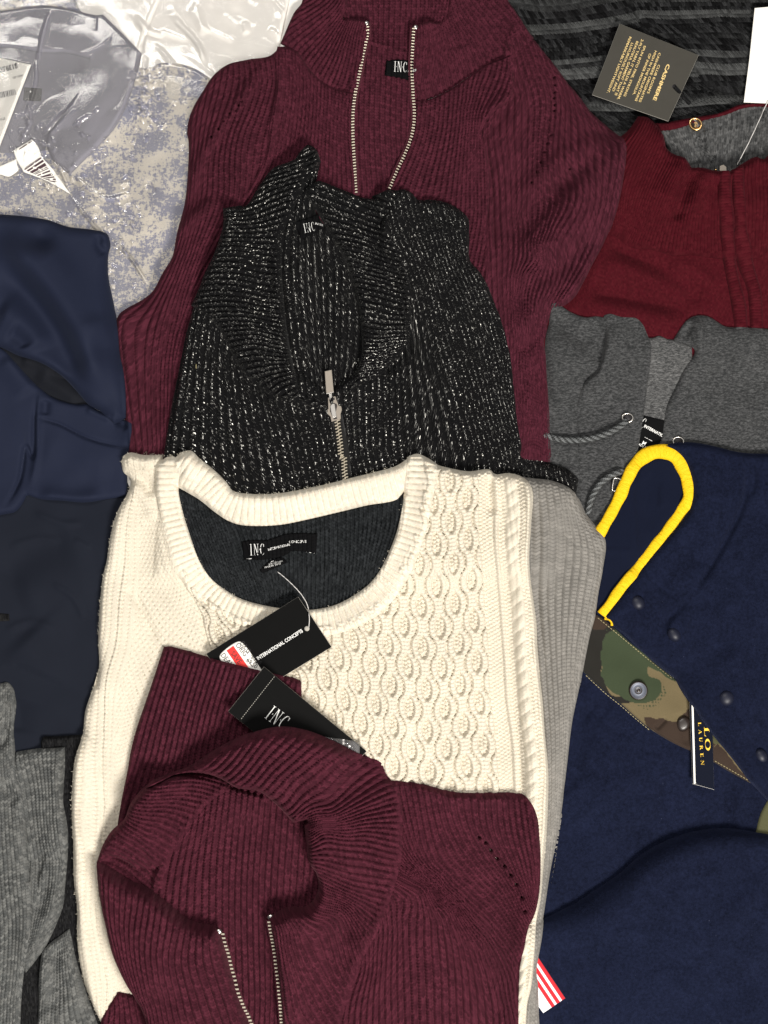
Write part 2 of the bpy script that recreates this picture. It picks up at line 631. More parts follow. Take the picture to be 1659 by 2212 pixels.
def lathe(name, parent, mat, at, prof, f, z=None, seg=28, squash=1.0, rot=0.0, mats=None, midx=None):
    """Turned round piece (button, snap, eyelet): prof = [(radius, height)...] in plan units."""
    p = pts(at)[0][0]
    x, y = CX + (p[0] - CX) * f, CY + (p[1] - CY) * f
    if z is None:
        z = float(sample(x, y))
    V, fs, mi = [], [], []
    n = len(prof)
    cr, sr = math.cos(math.radians(rot)), math.sin(math.radians(rot))
    for k in range(seg):
        a = 2 * math.pi * k / seg
        for r, h in prof:
            dx, dy = r * math.cos(a), r * math.sin(a) * squash
            V.append((x + dx * cr - dy * sr, y + dx * sr + dy * cr, z + h))
    for k in range(seg):
        k2 = (k + 1) % seg
        for i in range(n - 1):
            fs.append([k * n + i, k2 * n + i, k2 * n + i + 1, k * n + i + 1])
            mi.append(midx[i] if midx else 0)
    V = np.array(V)
    co = to_world(V[:, 0], V[:, 1], V[:, 2], parent)
    me = raw_mesh(name, co, fs, mats or mat, None, True, mi)
    bm = bmesh.new()
    bm.from_mesh(me)
    bmesh.ops.remove_doubles(bm, verts=bm.verts, dist=1e-6)
    bmesh.ops.recalc_face_normals(bm, faces=bm.faces)
    bm.to_mesh(me)
    bm.free()
    return link(name, me, parent)


def prism(name, parent, mat, poly, z0, z1, f=1.0, bev=0.6, holes=()):
    """Flat metal piece with thickness from a plan outline (list of plan points)."""
    bm = bmesh.new()
    p = np.array([CX, CY]) + (np.asarray(poly, float) - np.array([CX, CY])) * f
    c = to_world(p[:, 0], p[:, 1], np.full(len(p), z0), parent)
    vs = [bm.verts.new(q) for q in c]
    fa = bm.faces.new(vs)
    r = bmesh.ops.extrude_face_region(bm, geom=[fa])
    for v in [g for g in r['geom'] if isinstance(g, bmesh.types.BMVert)]:
        v.co.z += (z1 - z0) * U
    bmesh.ops.recalc_face_normals(bm, faces=bm.faces)
    bmesh.ops.bevel(bm, geom=[e for e in bm.edges if all(v.co.z > (z0 + z1) / 2 * U - world_of(parent).z for v in e.verts)],
                    offset=bev * U, segments=2, affect='EDGES')
    me = bpy.data.meshes.new(name)
    bm.to_mesh(me)
    bm.free()
    me.materials.append(mat)
    return link(name, me, parent)


def zip_tape(name, parent, tape_mat, tooth_mat, path, side, f, pitch=6.4, length=9.0, wide=3.4, tape=8.0, both=False, tilt=0.0, lift=1.0, off=0.0):
    """Zip half: woven tape along the path and separate metal teeth on its edge."""
    c = curve(path, False, 2.0, f)
    t = np.gradient(c, axis=0)
    t /= np.maximum(np.hypot(*t.T), 1e-6)[:, None]
    nrm = np.stack([-t[:, 1], t[:, 0]], -1) * side
    z = sample(c[:, 0], c[:, 1])
    for _ in range(4):
        z = np.maximum(np.convolve(np.pad(z, 4, mode='edge'), np.ones(9) / 9, 'valid'), z)
    z = z + lift
    rows = []
    offs = (-tape, -tape * .5, 0, tape * .3) if not both else (-tape, -tape / 3, tape / 3, tape)
    for o_, dz in zip(offs, (-1.5, 0, .4, -.6) if not both else (-1.5, 0, 0, -1.5)):
        rows.append(np.stack([c[:, 0] + nrm[:, 0] * o_, c[:, 1] + nrm[:, 1] * o_, z + dz], -1))
    V = np.stack(rows, 1).reshape(-1, 3)
    n, m = len(c), 4
    i = np.arange(n - 1)[:, None] * m
    k = np.arange(m - 1)[None]
    q = np.stack([i + k, i + k + 1, i + m + k + 1, i + m + k], -1).reshape(-1, 4)
    if side < 0:
        q = q[:, ::-1]
    tp = link(name, raw_mesh(name, to_world(V[:, 0], V[:, 1], V[:, 2], parent), q, tape_mat,
                             np.stack([V[:, 0] / 6, V[:, 1] / 6], -1)), parent)
    me = bevel_box('zip_tooth', length, wide, 3.2, tooth_mat)
    L = np.concatenate([[0], np.cumsum(np.hypot(*np.diff(c, axis=0).T))])
    base = world_of(tp)
    s, kk = pitch * .6, 0
    while s < L[-1] - 1:
        x, y, zz = np.interp(s, L, c[:, 0]), np.interp(s, L, c[:, 1]), np.interp(s, L, z)
        tx, ty = np.interp(s, L, t[:, 0]), np.interp(s, L, t[:, 1])
        nx, ny = np.interp(s, L, nrm[:, 0]), np.interp(s, L, nrm[:, 1])
        sh = off if not both else (length * .3 if kk % 2 else -length * .3)
        o = link('zip_tooth', me, tp)
        o.location = Vector(((x + nx * sh - CX) * U, (CY - y - ny * sh) * U, (zz + .2) * U)) - base
        o.rotation_euler = (0, 0, math.atan2(-ny, nx) + math.radians(tilt))
        s += pitch if not both else pitch / 2
        kk += 1
    return tp

# ------------------------------------------------------------------ materials
class NT:
    def __init__(s, name):
        s.m = bpy.data.materials.new(name)
        s.m.use_nodes = True
        s.t = s.m.node_tree
        s.b = s.t.nodes['Principled BSDF']
        s.out = s.t.nodes['Material Output']

    def n(s, typ, **kw):
        x = s.t.nodes.new(typ)
        for k, v in kw.items():
            setattr(x, k, v)
        return x

    def put(s, sock, v):
        if isinstance(v, bpy.types.NodeSocket):
            s.t.links.new(v, sock)
        else:
            sock.default_value = v

    def math(s, op, a, b=0.0, c=0.0, clamp=False):
        x = s.n('ShaderNodeMath', operation=op, use_clamp=clamp)
        for i, v in enumerate((a, b, c)):
            s.put(x.inputs[i], v)
        return x.outputs[0]

    def mix(s, f, a, b, mode='MIX'):
        x = s.n('ShaderNodeMix', data_type='RGBA', blend_type=mode)
        s.put(x.inputs[0], f)
        s.put(x.inputs[6], a if not isinstance(a, tuple) else (*a, 1))
        s.put(x.inputs[7], b if not isinstance(b, tuple) else (*b, 1))
        return x.outputs[2]

    def noise(s, vec, scale, detail=3, rough=.55, dist=0.0):
        x = s.n('ShaderNodeTexNoise')
        s.put(x.inputs['Vector'], vec)
        for k, v in (('Scale', scale), ('Detail', detail), ('Roughness', rough), ('Distortion', dist)):
            s.put(x.inputs[k], v)
        return x.outputs[0]

    def ramp(s, f, lo, hi):
        x = s.n('ShaderNodeMapRange', interpolation_type='SMOOTHSTEP')
        s.put(x.inputs[0], f)
        x.inputs[1].default_value, x.inputs[2].default_value = lo, hi
        return x.outputs[0]

    def xyz(s, x, y, z=0.0):
        c = s.n('ShaderNodeCombineXYZ')
        for i, v in enumerate((x, y, z)):
            s.put(c.inputs[i], v)
        return c.outputs[0]

    def uv(s):
        a = s.n('ShaderNodeUVMap')
        a.uv_map = 'UVMap'
        sp = s.n('ShaderNodeSeparateXYZ')
        s.t.links.new(a.outputs[0], sp.inputs[0])
        return sp.outputs[0], sp.outputs[1], a.outputs[0]

    def pos(s):
        g = s.n('ShaderNodeNewGeometry')
        return g.outputs['Position']

    def white(s, vec):
        w = s.n('ShaderNodeTexWhiteNoise', noise_dimensions='3D')
        s.put(w.inputs[0], vec)
        return w.outputs['Value'], w.outputs['Color']

    def bump(s, h, strength, dist, nrm=None):
        x = s.n('ShaderNodeBump')
        x.inputs['Strength'].default_value = strength
        x.inputs['Distance'].default_value = dist
        s.put(x.inputs['Height'], h)
        if nrm is not None:
            s.put(x.inputs['Normal'], nrm)
        return x.outputs[0]

    def fin(s, color, rough=.85, spec=.2, sheen=0.0, metal=0.0, normal=None, sheen_tint=None, coat=0.0):
        b = s.b
        s.put(b.inputs['Base Color'], color if not isinstance(color, tuple) else (*color, 1))
        s.put(b.inputs['Roughness'], rough)
        s.put(b.inputs['Specular IOR Level'], spec)
        s.put(b.inputs['Metallic'], metal)
        b.inputs['Sheen Weight'].default_value = sheen
        b.inputs['Sheen Roughness'].default_value = .45
        if sheen_tint:
            b.inputs['Sheen Tint'].default_value = (*sheen_tint, 1)
        b.inputs['Coat Weight'].default_value = coat
        if normal is not None:
            s.put(b.inputs['Normal'], normal)
        return s.m


def knit_mat(name, c, var=.3, mel=None, melmix=.4, bump=.6, sheen=.15, vee=1.1, sub=2.0, tint=None, dist=.00012, rows=None):
    """Knitted yarn: V-shaped stitches along the ribs (UV: rib number, stitch number), yarn-to-yarn colour differences."""
    t = NT(name)
    u, v, _ = t.uv()
    us = t.math('MULTIPLY', u, sub)
    a = t.math('ABSOLUTE', t.math('SUBTRACT', t.math('FRACT', us), .5))
    ph = t.math('MULTIPLY_ADD', a, vee, v)
    st = t.math('SINE', t.math('MULTIPLY', ph, 2 * math.pi))
    edge = t.math('POWER', t.math('MULTIPLY', a, 2.0), 3.0)
    h = t.math('SUBTRACT', st, t.math('MULTIPLY', edge, .9))
    w, wc = t.white(t.xyz(t.math('FLOOR', us), t.math('FLOOR', ph), 3.0))
    p = t.pos()
    nz = t.noise(p, 2600, 2)
    big = t.noise(p, 35, 3)
    h = t.math('ADD', h, t.math('MULTIPLY', nz, 1.3))
    k = t.math('ADD', 1 - var * .75, t.math('MULTIPLY', w, var))
    k = t.math('ADD', k, t.math('MULTIPLY', t.math('SUBTRACT', nz, .5), var * 1.6))
    k = t.math('ADD', k, t.math('MULTIPLY', t.math('SUBTRACT', big, .5), .25))
    base = c
    if mel is not None:
        w2, _ = t.white(t.xyz(t.math('FLOOR', us), t.math('FLOOR', ph), 11.0))
        n2 = t.noise(p, 900, 3, .7)
        base = t.mix(t.math('MULTIPLY', t.ramp(t.math('ADD', t.math('MULTIPLY', w2, .6), t.math('MULTIPLY', n2, .6)), .4, .85), melmix), c, mel)
    if rows is not None:
        rv, rc = rows
        wr, _ = t.white(t.xyz(t.math('FLOOR', t.math('MULTIPLY', u, 1.0)), 2.0, 5.0))
        n3 = t.noise(p, 120, 2)
        base = t.mix(t.ramp(t.math('ADD', t.math('MULTIPLY', wr, .8), t.math('MULTIPLY', n3, .4)), .55, .95), base, rc)
    colr = t.mix(1.0, base, t.xyz(k, k, k), 'MULTIPLY')
    return t.fin(colr, .95, .05, sheen, normal=t.bump(h, bump, dist), sheen_tint=tint or tuple(min(1, q * 3 + .05) for q in c))


def cloth_mat(name, c, c2=None, grain=1600, gvar=.25, bump=.25, rough=.8, spec=.2, sheen=.2, twill=0, streak=None, tint=None, dist=.0001):
    t = NT(name)
    p = t.pos()
    n = t.noise(p, grain, 3, .7)
    b = t.noise(p, 25, 3)
    h = n
    if twill:
        sp = t.n('ShaderNodeSeparateXYZ')
        t.t.links.new(p, sp.inputs[0])
        tw = t.math('SINE', t.math('MULTIPLY', t.math('ADD', sp.outputs[0], sp.outputs[1]), twill))
        h = t.math('ADD', t.math('MULTIPLY', tw, .5), n)
    k = t.math('ADD', t.math('ADD', 1.0, t.math('MULTIPLY', t.math('SUBTRACT', n, .5), gvar * 2)),
               t.math('MULTIPLY', t.math('SUBTRACT', b, .5), .22))
    base = c
    if c2 is not None:
        mp = t.n('ShaderNodeMapping')
        t.put(mp.inputs[0], p)
        mp.inputs['Scale'].default_value = streak or (1, 1, 1)
        base = t.mix(t.ramp(t.noise(mp.outputs[0], 300, 6, .8), .40, .66), c, c2)
    colr = t.mix(1.0, base, t.xyz(k, k, k), 'MULTIPLY')
    return t.fin(colr, rough, spec, sheen, normal=t.bump(h, bump, dist), sheen_tint=tint)


def plain(name, c, rough=.6, spec=.4, metal=0.0, grain=0.0, coat=0.0):
    t = NT(name)
    col_, nrm = c, None
    if grain:
        n = t.noise(t.pos(), 1500, 4, .7)
        b = t.noise(t.pos(), 60, 3, .6)
        k = t.math('ADD', 1 - grain, t.math('ADD', t.math('MULTIPLY', n, grain), t.math('MULTIPLY', b, grain)))
        col_ = t.mix(1.0, c, t.xyz(k, k, k), 'MULTIPLY')
        nrm = t.bump(n, .1, .0003)
    return t.fin(col_, rough, spec, metal=metal, normal=nrm, coat=coat)


WINE = (.047, .0102, .0175)
m_wine = knit_mat('wine_knit', WINE, var=.3, mel=(.14, .03, .05), melmix=.3, bump=.5, sheen=.1, tint=(.6, .25, .3))
m_cream = knit_mat('cream_knit', (.69, .64, .53), var=.18, mel=(.72, .62, .50), melmix=.5, bump=.45, sheen=.25, sub=1.0, vee=1.3, tint=(1, .95, .85))
m_creamband = knit_mat('cream_rib', (.71, .66, .555), var=.14, mel=(.70, .59, .46), melmix=.45, bump=.4, sheen=.3, sub=3.0, vee=1.2, tint=(1, .95, .85))
m_coal = knit_mat('charcoal_knit', (.013, .0145, .016), var=.4, mel=(.04, .044, .048), melmix=.4, bump=.8, sheen=.05, sub=2.0)
m_grey = knit_mat('warm_grey_knit', (.205, .195, .18), var=.2, mel=(.27, .255, .235), melmix=.4, bump=.7, sheen=.2, sub=1.0)
m_purl = knit_mat('striped_purl_knit', (.0075, .0075, .008), var=.6, mel=(.045, .046, .048), melmix=.5, bump=1.0, sheen=.08, sub=1.0, vee=0,
                  rows=(1, (.07, .072, .072)), dist=.0002)
m_crimson = knit_mat('crimson_knit', (.052, .0046, .0085), var=.3, mel=(.080, .011, .015), melmix=.35, bump=.5, sheen=.08, sub=1.0, tint=(.7, .2, .25))
m_greyin = knit_mat('grey_lining_knit', (.055, .056, .057), var=.5, mel=(.13, .13, .13), melmix=.6, bump=.6, sheen=.1)
m_marl = knit_mat('grey_marl_knit', (.085, .088, .087), var=.35, mel=(.20, .20, .19), melmix=.55, bump=.7, sheen=.12, sub=1.0)
m_black = knit_mat('black_rib_knit', (.010, .010, .011), var=.6, mel=(.03, .03, .03), bump=.8, sheen=.05)

m_soft = cloth_mat('navy_softshell', (.0115, .0150, .0320), grain=2600, gvar=.3, bump=.2, rough=.75, spec=.1, sheen=.06, twill=5200, tint=(.35, .42, .65))
m_twill = cloth_mat('navy_twill', (.0095, .0115, .0185), grain=2600, gvar=.3, bump=.25, rough=.8, spec=.08, sheen=.06, twill=4600, tint=(.35, .42, .6))
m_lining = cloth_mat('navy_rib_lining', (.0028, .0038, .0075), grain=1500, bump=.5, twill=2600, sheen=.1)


def fleece(name, c):
    """Brushed fleece: matted nap in lighter and darker patches, pills and fuzz."""
    t = NT(name)
    p = t.pos()
    n = t.noise(p, 1300, 4, .75)
    n2 = t.noise(p, 380, 3, .65)
    n3 = t.noise(p, 70, 4, .6, 1.0)
    n4 = t.noise(p, 14, 3, .5)
    k = t.math('ADD', t.math('MULTIPLY', n, 1.1), t.math('MULTIPLY', n2, 1.5))
    k = t.math('ADD', k, t.math('MULTIPLY', n3, .9))
    k = t.math('ADD', k, t.math('MULTIPLY', n4, .5))
    k = t.math('SUBTRACT', k, 1.0)
    lint = t.ramp(t.noise(p, 520, 2, .5), .775, .80)
    colr = t.mix(t.math('MULTIPLY', lint, .5), t.mix(1.0, c, t.xyz(k, k, k), 'MULTIPLY'), (.10, .11, .16))
    h = t.math('ADD', n, t.math('MULTIPLY', n2, .8))
    return t.fin(colr, .95, .05, .1, normal=t.bump(h, .75, .0006), sheen_tint=(.3, .36, .7))


m_fleece = fleece('navy_fleece', (.0064, .0086, .0215))
m_hood = cloth_mat('grey_marl_jersey', (.020, .021, .022), (.082, .083, .085), grain=2400, gvar=.4, bump=.25, rough=.9, spec=.1, sheen=.2, streak=(1.0, 2.4, 1), tint=(.7, .7, .7))
m_terry = cloth_mat('grey_terry_loop', (.035, .036, .037), (.15, .15, .15), grain=1500, gvar=.7, bump=.9, rough=.95, spec=.08, sheen=.1, streak=(.9, 2.6, 1), dist=.0004)
m_collarshade = cloth_mat('shaded_collar_fleece', (.0055, .0075, .018), grain=1500, gvar=.6, bump=.4, rough=.95, spec=.05, sheen=.05)  # inside of the fleece collar: its shadow is put into a darker navy


def binding():
    """Folded yellow binding: puckers across its length, fine weave."""
    t = NT('yellow_binding')
    u, v, _ = t.uv()
    p = t.pos()
    w = t.noise(t.xyz(t.math('MULTIPLY', u, .35), t.math('MULTIPLY', v, .55), 2.0), 2.2, 3, .6, .6)
    n = t.noise(p, 1800, 3, .7)
    h = t.math('ADD', t.math('MULTIPLY', w, 1.0), t.math('MULTIPLY', n, .12))
    k = t.math('ADD', .86, t.math('MULTIPLY', n, .28))
    return t.fin(t.mix(1.0, (.84, .52, .008), t.xyz(k, k, k), 'MULTIPLY'), .6, .2, normal=t.bump(h, .8, .0022))


m_yellow = binding()
m_shirt = cloth_mat('grey_collar_cotton', (.15, .145, .185), grain=2600, gvar=.2, bump=.2, twill=5200, sheen=.1)
m_shirtin = cloth_mat('grey_yoke_cotton', (.135, .13, .165), grain=2600, gvar=.2, bump=.2, sheen=.1)
m_label = plain('black_satin_label', (.004, .004, .0045), .7, .04, grain=.3)
m_tagblk = plain('black_card', (.0045, .0045, .0045), .7, .05, grain=.25)
m_tagchar = plain('charcoal_card', (.052, .049, .042), .7, .08, grain=.2)
m_tagnavy = plain('navy_gloss_card', (.0025, .0042, .012), .6, .06, grain=.2)
m_paper = plain('white_paper', (.82, .80, .75), .7, .3, grain=.06)
m_edge = plain('raw_card_edge', (.40, .38, .34), .8, .2)
m_white = plain('white_print', (.82, .82, .80), .6, .3)
m_ink = plain('black_ink', (.02, .018, .02), .6, .3)
m_gold = plain('gold_foil', (.72, .53, .22), .42, .5, metal=.35)
m_polo = plain('yellow_gold_print', (.85, .55, .03), .5, .4)
m_red = plain('red_print', (.68, .03, .025), .6, .3)
m_redcloth = cloth_mat('red_ribbon', (.62, .02, .03), grain=2400, gvar=.15)
m_whitecloth = cloth_mat('white_ribbon', (.8, .8, .82), grain=2400, gvar=.1)
m_steel = plain('polished_nickel', (.48, .46, .43), .25, .5, metal=.95)
m_steel2 = plain('brushed_nickel', (.30, .265, .225), .4, .5, metal=.95)
m_teeth = plain('pale_gold_teeth', (.50, .45, .36), .32, .5, metal=.9)
m_brass = plain('brass', (.70, .45, .20), .25, .5, metal=1)
m_dark = plain('dark_bronze', (.018, .012, .010), .35, .5)
m_snap = plain('navy_snap_enamel', (.009, .0105, .022), .45, .3)
m_snapring = plain('grey_blue_snap_metal', (.095, .105, .135), .45, .4, metal=.3)
m_cord = NT('charcoal_braid')
m_tape = cloth_mat('wine_zip_tape', (.05, .008, .015), grain=1500, bump=.3)
m_tapeb = cloth_mat('black_zip_tape', (.008, .008, .008), grain=1500, bump=.3)
m_thread = plain('clear_nylon', (.62, .60, .58), .3, .5)
m_stitch = plain('navy_thread', (.012, .016, .035), .7, .2)
m_stitchy = plain('khaki_thread', (.28, .24, .13), .7, .2)


def braid(t):
    u, v, _ = t.uv()
    s1 = t.math('SINE', t.math('MULTIPLY', t.math('ADD', u, v), 2 * math.pi))
    s2 = t.math('SINE', t.math('MULTIPLY', t.math('SUBTRACT', u, v), 2 * math.pi))
    h = t.math('MAXIMUM', s1, s2)
    w, _ = t.white(t.xyz(t.math('FLOOR', t.math('ADD', u, v)), t.math('FLOOR', t.math('SUBTRACT', u, v)), 1))
    par = t.math('MODULO', t.math('ABSOLUTE', t.math('FLOOR', t.math('ADD', u, v))), 2.0)
    k = t.math('ADD', t.math('MULTIPLY', par, 1.1), t.math('ADD', .25, t.math('MULTIPLY', w, .4)))
    return t.fin(t.mix(1.0, (.095, .10, .102), t.xyz(k, k, k), 'MULTIPLY'), .6, .4, normal=t.bump(h, .9, .0005))


m_cord = braid(m_cord)


def lurex():
    """Black rib knit with a metallic yarn: single stitches are little tilted mirrors."""
    t = NT('black_lurex_knit')
    u, v, uvv = t.uv()
    ds = t.noise(t.pos(), 700, 2)
    u3 = t.math('ADD', t.math('MULTIPLY', u, 5.0), t.math('MULTIPLY', ds, 1.3))
    vs = t.math('ADD', v, t.math('MULTIPLY', ds, 1.1))
    fu, fv = t.math('FLOOR', u3), t.math('FLOOR', vs)
    w, wc = t.white(t.xyz(fu, fv, 1.0))
    w2, wc2 = t.white(t.xyz(fu, fv, 9.0))
    # a short bright thread inside the cell
    du = t.math('ABSOLUTE', t.math('SUBTRACT', t.math('FRACT', u3), .5))
    dv = t.math('ABSOLUTE', t.math('SUBTRACT', t.math('FRACT', vs), .5))
    inn = t.math('MULTIPLY', t.math('LESS_THAN', du, .31), t.math('LESS_THAN', dv, .31))
    big = t.noise(t.pos(), 30, 2)
    rc = t.math('SUBTRACT', 1.0, t.math('POWER', t.math('ABSOLUTE', t.math('MULTIPLY_ADD', t.math('FRACT', u), 2.0, -1.0)), 2.0))
    on = t.math('MULTIPLY', t.math('LESS_THAN', w, t.math('MULTIPLY', rc, t.math('ADD', .32, t.math('MULTIPLY', big, .32)))), inn)
    # facet direction
    g = t.n('ShaderNodeNewGeometry')
    v1 = t.n('ShaderNodeVectorMath', operation='SUBTRACT')
    t.put(v1.inputs[0], wc2)
    v1.inputs[1].default_value = (.5, .5, .5)
    v2 = t.n('ShaderNodeVectorMath', operation='SCALE')
    t.put(v2.inputs[0], v1.outputs[0])
    v2.inputs['Scale'].default_value = 1.0
    v3 = t.n('ShaderNodeVectorMath', operation='ADD')
    t.put(v3.inputs[0], g.outputs['Normal'])
    t.put(v3.inputs[1], v2.outputs[0])
    v4 = t.n('ShaderNodeVectorMath', operation='NORMALIZE')
    t.put(v4.inputs[0], v3.outputs[0])
    n = t.noise(t.pos(), 2500, 2)
    hb = t.math('ADD', t.math('SINE', t.math('MULTIPLY', v, math.pi)), n)
    b = t.b
    k = t.math('ADD', .5, n)
    t.fin(t.mix(1.0, (.0055, .0055, .006), t.xyz(k, k, k), 'MULTIPLY'), .9, .05, .03, normal=t.bump(hb, .6, .00015))
    p2 = t.n('ShaderNodeBsdfPrincipled')
    t.put(p2.inputs['Base Color'], t.mix(w2, (.50, .49, .46), (.04, .04, .04)))
    p2.inputs['Metallic'].default_value = 1
    p2.inputs['Roughness'].default_value = .45
    t.put(p2.inputs['Normal'], v4.outputs[0])
    mx = t.n('ShaderNodeMixShader')
    t.put(mx.inputs[0], on)
    t.put(mx.inputs[1], b.outputs[0])
    t.put(mx.inputs[2], p2.outputs[0])
    t.t.links.new(mx.outputs[0], t.out.inputs['Surface'])
    return t.m


m_lurex = lurex()


def distressed():
    """Cotton printed with a worn, brushed pattern of blue-grey on cream."""
    t = NT('distressed_print_cotton')
    p = t.pos()
    mp = t.n('ShaderNodeMapping')
    t.put(mp.inputs[0], p)
    mp.inputs['Scale'].default_value = (1.5, .8, 1)
    mp2 = t.n('ShaderNodeMapping')
    t.put(mp2.inputs[0], p)
    mp2.inputs['Scale'].default_value = (.8, 1.6, 1)
    big = t.noise(p, 45, 3, .6)
    a = t.noise(mp.outputs[0], 230, 6, .78)
    c = t.noise(mp2.outputs[0], 330, 5, .8)
    s = t.math('ADD', t.math('MULTIPLY', big, .5), t.math('ADD', t.math('MULTIPLY', a, .6), t.math('MULTIPLY', c, .55)))
    f = t.ramp(s, .80, .85)
    n = t.noise(p, 2200, 2)
    k = t.math('ADD', .85, t.math('MULTIPLY', n, .3))
    base = t.mix(f, (.15, .155, .235), (.60, .55, .465))
    return t.fin(t.mix(1.0, base, t.xyz(k, k, k), 'MULTIPLY'), .8, .2, .1, normal=t.bump(n, .2, .0004))


m_print = distressed()


def film():
    """Thin clear polythene: mostly see-through, slightly milky, sharp reflections."""
    t = NT('clear_polythene')
    p = t.pos()
    t.t.nodes.remove(t.b)
    tr = t.n('ShaderNodeBsdfTransparent')
    tr.inputs[0].default_value = (.97, .97, .97, 1)
    gl = t.n('ShaderNodeBsdfGlossy')
    gl.inputs['Roughness'].default_value = .09
    gl.inputs['Color'].default_value = (1, 1, 1, 1)
    df = t.n('ShaderNodeBsdfDiffuse')
    df.inputs['Color'].default_value = (.8, .78, .79, 1)
    nz = t.noise(p, 160, 5, .7)
    nb = t.bump(nz, .3, .0006)
    t.put(gl.inputs['Normal'], nb)
    fr = t.n('ShaderNodeFresnel')
    fr.inputs[0].default_value = 1.5
    t.put(fr.inputs['Normal'], nb)
    m1 = t.n('ShaderNodeMixShader')
    t.put(m1.inputs[0], t.math('ADD', .05, t.math('MULTIPLY', t.noise(p, 8, 2), .14)))
    t.put(m1.inputs[1], tr.outputs[0])
    t.put(m1.inputs[2], df.outputs[0])
    m2 = t.n('ShaderNodeMixShader')
    t.put(m2.inputs[0], t.math('MULTIPLY', fr.outputs[0], 1.0, clamp=True))
    t.put(m2.inputs[1], m1.outputs[0])
    t.put(m2.inputs[2], gl.outputs[0])
    t.t.links.new(m2.outputs[0], t.out.inputs['Surface'])
    return t.m


m_film = film()


def camo():
    t = NT('camouflage_cotton')
    a = t.n('ShaderNodeAttribute')
    a.attribute_name = 'print'
    p = t.pos()
    n = t.noise(p, 1800, 3, .7)
    k = t.math('ADD', .7, t.math('MULTIPLY', n, .6))
    return t.fin(t.mix(1.0, a.outputs['Color'], t.xyz(k, k, k), 'MULTIPLY'), .85, .15, .1, normal=t.bump(n, .3, .0004))


m_camo = camo()
m_table = plain('white_laminate', (.78, .75, .70), .35, .45, grain=.05)


# rib and stitch reliefs (u = rib number, v = stitch number)
def rib(d, p=2.4):
    return lambda u, v: d * (1 - np.abs(2 * (u - np.floor(u)) - 1) ** p)


def rib_stitch(d, p=2.4, s=.5):
    def h(u, v):
        fu = u - np.floor(u)
        a = np.abs(fu - .5)
        return d * (1 - (2 * a) ** p) + s * np.sin(2 * math.pi * (v + a * 1.2))
    return h


def flat_rib(d, g=.14):
    def h(u, v):
        e = np.abs(u - np.round(u))
        fu = (u - np.floor(u)) * 3
        return d * (1 - np.exp(-(e / g) ** 2)) + .22 * d * np.abs(np.sin(math.pi * fu))
    return h


def purl(d):
    def h(u, v):
        u = u + .2 * np.sin(2 * math.pi * v)
        return d * np.abs(np.sin(math.pi * u)) ** .7 * (.4 + .6 * np.sin(2 * math.pi * (v + .5 * np.floor(u))))
    return h


none = lambda u, v: np.zeros_like(u)

# ------------------------------------------------------------------ table
me = raw_mesh('table', to_world(np.array([-900, 2600, 2600, -900.]), np.array([3200, 3200, -1000, -1000.]), np.zeros(4), None),
              [[0, 1, 2, 3]], m_table, None, False)
tag(link('table', me, None), kind='structure')

# ------------------------------------------------------------------ bagged shirt (upper left)
shirt = thing('patterned_shirt', 'shirt printed in worn blue-grey and cream, folded inside the clear plastic bag', 'shirt', 'd 200,400')
sheet('body', shirt, m_print, 'd -60,-60! 140,-60! A 490,-20 520,60 640,140 800,300 910,440 1070,405 1260,440 1370,510 d 500,220 500,700 380,800 -60,800!',
      lift=9, edge=8, step=4, noise=(2.5, 90), seed=3,
      folds=[('r', 'A 960,430 940,600 1030,660', 3, 6), ('r', 'A 450,1120 700,1300 900,1250', 3, 9)])
sheet('inner_yoke', shirt, m_shirtin, 'A -120,250! 600,330! 590,500 400,800 300,960 -120,1000!', lift=3, edge=5, step=4, noise=(2, 60))
lb = sheet('neck_label', shirt, m_label, 'A 160,570! 275,578! 268,662! 150,655!', lift=1.5, edge=1.5, step=2)
sheet('collar_band', shirt, m_shirt, 'A -120,85! 0,68 180,45 340,38 480,62 640,95! 605,390! 440,350 280,345 120,320 -120,310!', lift=7, edge=6, step=4, noise=(2, 70))
sheet('collar_leaf', shirt, m_shirt, 'A 625,92! 668,86! 800,215 922,342! 905,430 770,800 455,1142! 340,1045! 300,930 430,720 530,560 600,330', lift=7, edge=6, step=4, noise=(2, 80))

ptag = card('price_tag', None, [m_paper, m_paper], 'A -330,300 210,432 20,920 -90,1200 -560,1100', thick=2)
tag(ptag, 'white price tag with upside-down price and barcode, at the left edge under the plastic', 'price tag')
f = F(ptag)
for s_, at, sz, b in (('$139.50', 'A 118,420', 11.0, .03), ('44001-001', 'A 158,492', 5, 0), ('STYLE', 'A 38,772', 5, 0)):
    text(ptag, s_, at, sz, 194, m_ink, f, sx=.85, bold=b, gap=.95)
random.seed(4)
V, fs, x = [], [], 0
while x < 9:
    w = random.choice([.12, .2, .35])
    fs.append(tuple(range(len(V), len(V) + 4)))
    V += R4(-x - w, 0, -x, 1)
    x += w + random.choice([.12, .2, .3])
place_flat('barcode', ptag, m_ink, [(-a, b) for a, b in V], fs, 'A 105,588', 13, 191, f, sx=.45)

